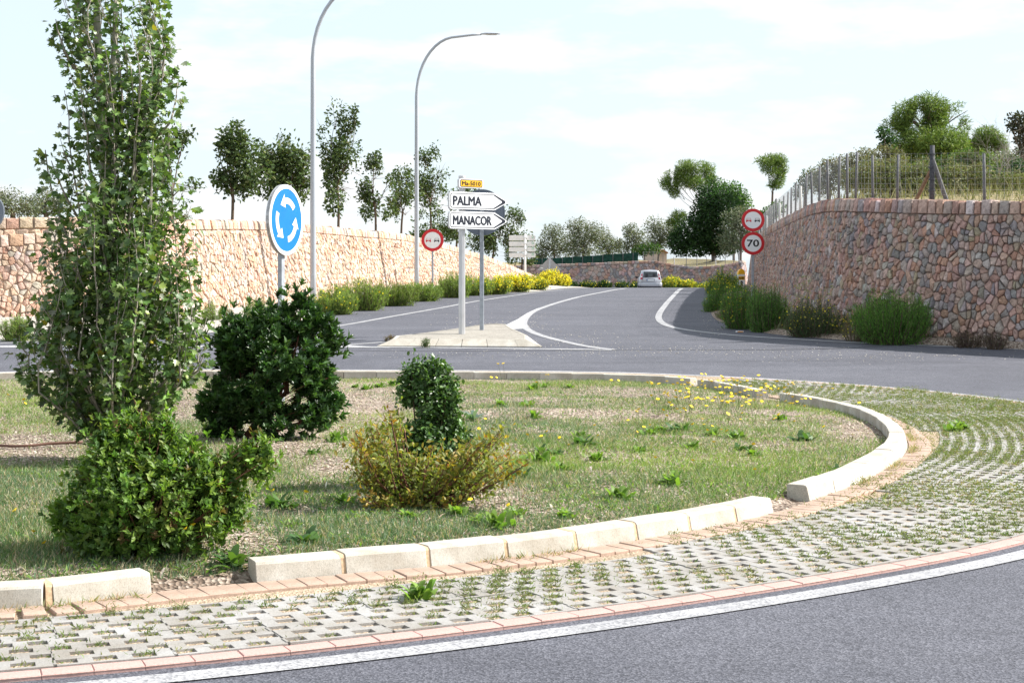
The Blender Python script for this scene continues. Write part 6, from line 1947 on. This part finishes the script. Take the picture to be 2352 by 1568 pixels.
def apron_weeds():
    H = np.array(HOLES); n = len(H)
    d = np.hypot(H[:, 0], H[:, 1]); px = 1176+F*H[:, 0]/H[:, 1]
    # the tip of the apron is overgrown
    over = np.clip((H[:, 1]-10.6)/3.0, 0, 1) * np.clip(1.15-np.abs(H[:, 1]-15)/9, .25, 1)
    live = vnoise(H[:, 0]*1.6, H[:, 1]*1.6, 71)*.7 + rng.random(n)*.5
    lv = Leaves()
    soil_col = None
    for thr, m, hh in ((.32, 14, .018), (.56, 34, .032), (.80, 38, .055), (1.0, 40, .085)):
        ok = live + over*.30 > thr
        hs = rng.uniform(.5, 1.2, len(H))*hh
        q = np.repeat(H[ok], m, axis=0); k = len(q)
        hz = np.repeat(hs[ok], m)
        x = q[:, 0]+rng.normal(0, .026, k); y = q[:, 1]+rng.normal(0, .020, k)
        f = rng.random(k)
        z = G(y)+.012+f*hz
        ax = rng.normal(0, .8, (k, 3)); ax[:, 2] = .7
        L = rng.uniform(.010, .030, k)
        tone = np.repeat(rng.random(len(H))[ok], m)[:, None]
        c = tints(k, [((.125,.19,.055), 4), ((.17,.24,.075), 3), ((.10,.155,.05), 2)])*(1-.45*tone) + tints(k, [((.34,.29,.17), 2), ((.26,.22,.11), 2), ((.30,.15,.08), .5)])*.45*tone
        lv.add(np.stack([x, y, z], axis=1), ax, rand_dirs(k), L, L*rng.uniform(.22, .5, k), T_OVAL4, c)
    # runners and litter creeping over the blocks at the tip
    k = 40000; y = rng.uniform(10.5, 23, k); x = rng.uniform(.10, .41, k)*y
    ok = in_poly(x, y, RING_C) & ~in_poly(x, y, KERB_C) & (kerb_dist(x, y) > .14)
    ok &= vnoise(x*1.1, y*1.1, 72)*.8+vnoise(x*4, y*4, 73)*.5+rng.random(k)*.35 > .86 - np.clip((y-12)/16, 0, .18)
    x = x[ok]; y = y[ok]; k = len(x); ax = rng.normal(0, .9, (k, 3)); ax[:, 2] = .5
    L = rng.uniform(.02, .06, k)
    lv.add(np.stack([x, y, G(y)+.022], axis=1), ax, rand_dirs(k), L, L*rng.uniform(.10, .2, k), T_BLADE, tints(k, [((.14,.19,.06), 4), ((.20,.21,.09), 3), ((.32,.27,.17), 4), ((.25,.16,.10), 1)]))
    o = lv.build('paving_weeds', M['grass']); tag(o, kind='stuff')
    # dry weeds along the foot of the white kerb
    lv = Leaves(); s0 = near_s(KERB, kerb_s, (-3.0, 7.3)); s1 = near_s(KERB, kerb_s, (3.9, 16.0)); k = 5200
    s = rng.uniform(s0, s1, k); clus = vnoise(s*1.7, s*0+3, 74)
    s = s[clus > .55]; k = len(s); pt = np.array([at_s(KERB, kerb_s, q)[0] for q in s]); tn = np.array([at_s(KERB, kerb_s, q)[1] for q in s])
    out = np.stack([tn[:, 1], -tn[:, 0]], axis=1); pt = pt + out*(.125+np.abs(rng.normal(0, .035, k)))[:, None]
    ax = rng.normal(0, .7, (k, 3)); ax[:, 2] = .8; L = rng.uniform(.02, .065, k)
    lv.add(np.stack([pt[:, 0], pt[:, 1], G(pt[:, 1])+.022], axis=1), ax, rand_dirs(k), L, L*rng.uniform(.05, .14, k), T_BLADE, tints(k, [((.42,.33,.22), 3), ((.34,.22,.15), 1), ((.18,.23,.08), 3)]))
    o = lv.build('kerb_weeds', M['grass']); tag(o, kind='stuff')
apron_weeds()

def verge_weeds():
    lv = Leaves(); k = 9000
    a = [gp(x, y) for x, y in ((2352, 799), (2150, 792), (2000, 784), (1800, 768), (1720, 755), (1650, 735))]
    P, s = spline(a, .1); u = rng.random(k)*s[-1]
    x = np.interp(u, s, P[:, 0])+rng.random(k)*.3; y = np.interp(u, s, P[:, 1])+rng.random(k)*.8+.1
    ok = vnoise(x*2, y*2, 81) > .35; x = x[ok]; y = y[ok]; m = len(x)
    L = rng.uniform(.06, .28, m); ax = rng.normal(0, .4, (m, 3)); ax[:, 2] = 1
    lv.add(np.stack([x, y, G(y)+.04], axis=1), ax, rand_dirs(m), L, L*.06, T_BLADE, tints(m, [((.20,.18,.11), 3), ((.12,.14,.06), 2), ((.14,.09,.08), 1)]))
    o = lv.build('verge_weeds', M['leaf_dull']); tag(o, kind='stuff')
verge_weeds()

# leafy weed rosettes one can count
def weed_proto(seed, n, L0, L1, wid, el0, el1, pal):
    rr = random.Random(seed); lv = Leaves()
    for i in range(n):
        a = rr.uniform(0, 6.283); el = rr.uniform(el0, el1)
        lv.add(np.array([[rr.gauss(0, .03), rr.gauss(0, .03), .0]]), np.array([[math.cos(a)*math.cos(el), math.sin(a)*math.cos(el), math.sin(el)]]), np.array([[-math.cos(a)*.5, -math.sin(a)*.5, 1.]]), rr.uniform(L0, L1), wid*rr.uniform(.7, 1.3), T_STRAP, tints(1, pal, .12))
    o = lv.build('weed_plant', M['leaf'], None, (0, 0, 0), True); me = o.data; bpy.data.objects.remove(o); return me
PB = [((.16,.27,.05), 3), ((.21,.33,.06), 2), ((.11,.20,.045), 2)]
PD = [((.06,.13,.035), 3), ((.09,.17,.04), 2)]
wprot = {'bright': [weed_proto(i, 44, .05, .13, .032, .25, 1.1, PB) for i in (1, 2)], 'dark': [weed_proto(i, 26, .06, .13, .04, .15, .9, PD) for i in (3, 4)]}
bright = [(815, 888), (842, 893), (870, 890), (900, 885), (1225, 893), (1255, 890), (1310, 893), (1215, 940), (1225, 958), (770, 1022), (1520, 985), (1495, 990), (1150, 940), (1690, 1005), (1640, 1000), (1330, 1000), (1370, 1055), (1290, 1085), (1200, 1065), (1240, 1060), (1050, 1185), (1190, 1190), (1300, 1195), (1140, 1215), (940, 1195), (790, 1150), (1590, 1030), (1470, 1040), (1730, 1045), (1790, 960), (1100, 1205), (1420, 1150), (1550, 1120)]
dark = [(750, 1180), (1245, 1042), (1700, 1032), (720, 1045), (1565, 985), (570, 1325), (590, 1318), (545, 1290), (700, 1255), (1275, 1045), (1340, 1025), (1930, 1075), (640, 1165), (1190, 1100), (1850, 1010)]
on_apron = [(2205, 990), (2230, 988), (1850, 1140), (150, 1290), (1010, 1440), (1465, 1300)]
def put_weed(x, y, kind, i, label, group):
    p = gpi(x, y); isl = bool(in_poly(np.array([p[0]]), np.array([p[1]]), KERB_C)[0])
    if not isl: p = gp(x, y)
    z = float(mound(np.array([p[0]]), np.array([p[1]]))[0]) if isl else float(G(p[1]))+.02
    o = bpy.data.objects.new('weed_plant', wprot[kind][i % 2]); COL.objects.link(o)
    o.location = (p[0], p[1], z-.005); s_ = random.uniform(.75, 1.25)
    o.scale = (s_, s_, s_*random.uniform(.8, 1.1)); o.rotation_euler = (0, 0, random.uniform(0, 6.28))
    tag(o, label, 'weed', group)
MARKS = [(945, 1100, 'the golden shrub'), (620, 1000, 'the dark glossy bush'), (335, 1240, 'the leafy front bush'), (1085, 965, 'the blue-green rosette'), (1690, 880, 'the far kerb gap'), (1770, 1170, 'the near right kerb gap'), (470, 1330, 'the near left kerb gap'), (1300, 880, 'the far grey kerb'), (990, 880, 'the far kerb behind the upright bush'), (1400, 1240, 'the sunlit near kerb'), (1950, 1000, 'the kerb tip'), (1550, 1010, 'the middle of the grass')]
ORD = ['', 'second ', 'third ', 'fourth ', 'fifth ', 'sixth ', 'seventh ', 'eighth ', 'ninth ', 'tenth ']
def weed_labels(pts, word):
    by = {}
    for i, (x, y) in enumerate(pts):
        d = [(math.hypot(x-mx, (y-my)*1.6), k) for k, (mx, my, _) in enumerate(MARKS)]
        dd, k = min(d); by.setdefault(k, []).append((dd, i))
    out = [None]*len(pts)
    for k, lst in by.items():
        for r_, (_, i) in enumerate(sorted(lst)):
            out[i] = '%s weed, %snearest of its kind to %s' % (word, ORD[r_], MARKS[k][2])
    return out
for i, ((x, y), lb) in enumerate(zip(bright, weed_labels(bright, 'bright green'))): put_weed(x, y, 'bright', i, lb, 'bright leafy weeds in the island grass')
for i, ((x, y), lb) in enumerate(zip(dark, weed_labels(dark, 'dark green'))): put_weed(x, y, 'dark', i, lb, 'dark broad-leaved weeds in the island grass')
put_weed(2208, 990, 'bright', 0, 'larger light green weed tuft on the lattice paving right of the kerb tip', None)
put_weed(2195, 994, 'bright', 1, 'weed tuft touching the larger light green one on the lattice paving', None)
put_weed(966, 1385, 'bright', 0, 'single bright green weed tuft in the lattice paving near the bottom edge', None)

def flower_proto(seed, h, heads):
    rr = random.Random(seed); mb = MB(); pts = []
    for i in range(heads):
        e = Vector((rr.gauss(0, .05)*h*4, rr.gauss(0, .05)*h*4, h*rr.uniform(.8, 1.05)))
        limb(mb, (0, 0, -.01), e, .0022, .0016, 3, .06, 4, rr); pts.append(e)
    stem = new_mesh('stem', mb.v, mb.f); stem.materials.append(M['stem_green'])
    hm = MB()
    for e in pts:
        n = 9; r = rr.uniform(.017, .024); tl = Vector((rr.gauss(0, .3), rr.gauss(-.3, .3), 1)).normalized()
        a = tl.cross(Vector((0, 1, .2))).normalized(); b_ = tl.cross(a)
        V = [e+tl*.004] + [e + (a*math.cos(2*math.pi*j/n)+b_*math.sin(2*math.pi*j/n))*r*(1 if j % 2 else .85)+tl*.002 for j in range(n)] + [e-tl*.010]
        hm.add(V, [(0, 1+j, 1+(j+1) % n) for j in range(n)] + [(n+1, 1+(j+1) % n, 1+j) for j in range(n)])
    head = new_mesh('flower_head', hm.v, hm.f); head.materials.append(M['petal'])
    return stem, head
M['stem_green'] = plain('flower_stem', (.16,.20,.08), .7)
fp = [flower_proto(1, .14, 1), flower_proto(2, .20, 1), flower_proto(3, .26, 2), flower_proto(4, .10, 1), flower_proto(5, .30, 2)]
rr = random.Random(77)
fl = []
for _ in range(104): fl.append((rr.gauss(1690, 95), rr.gauss(936, 22), rr.choice((0, 1, 1, 2, 2, 4))))
for _ in range(10): fl.append((rr.uniform(1580, 1790), rr.uniform(900, 925), rr.choice((2, 1))))
for _ in range(24): fl.append((rr.uniform(1350, 1850), rr.uniform(930, 1010), rr.choice((0, 1, 3))))
for _ in range(14): fl.append((rr.uniform(1150, 1750), rr.uniform(1000, 1100), rr.choice((0, 3))))
fl += [(1005, 905, 4), (1020, 900, 4), (1155, 890, 4), (1260, 905, 4), (1140, 905, 2), (1240, 895, 0), (1180, 990, 3), (1100, 1000, 3), (1115, 985, 0), (1065, 1190, 0), (1165, 1185, 3), (705, 1155, 3), (625, 1150, 3), (30, 1215, 3), (95, 1270, 0), (100, 1280, 3), (210, 1285, 1), (420, 1290, 2), (55, 930, 3), (120, 940, 3), (20, 915, 3), (720, 885, 3), (60, 945, 3), (1815, 940, 1), (1890, 990, 3), (1905, 905, 1), (1925, 900, 1)]
for x, y, v in fl:
    p = gpi(x, y)
    if not in_poly(np.array([p[0]]), np.array([p[1]]), KERB_C)[0]: continue
    z = float(mound(np.array([p[0]]), np.array([p[1]]))[0])
    s_ = rr.uniform(.85, 1.2)*(1.0 if y < 980 else .75)
    t = thing('wild_flower', 'small yellow wild flower on a thin stalk in the island grass', 'flower', (p[0], p[1], z), rr.uniform(0, 6.28), 'yellow wild flowers in the island grass')
    t.scale = (s_, s_, s_)
    for nm, me in (('stem', fp[v][0]), ('flower_head', fp[v][1])): obj(nm, me, None, t)
# two weeds on the splitter island
V_('tiny dry weed at the left tip of the concrete splitter island', 898, 772, 784, 11, Y=30.2, stems=14, pal=[((.20,.13,.08), 2), ((.14,.14,.06), 1)], leaf=.035, per=18, seed=50, group=None, name='small_weed')
V_('little green weed in the kerb joint of the splitter island', 978, 778, 793, 5, Y=28.75, stems=7, leaf=.04, per=18, seed=51, group=None, name='small_weed', pal=BUSHGREEN)
print('objects', len(bpy.data.objects), 'polys', sum(len(o.data.polygons) for o in bpy.data.objects if o.type == 'MESH'))
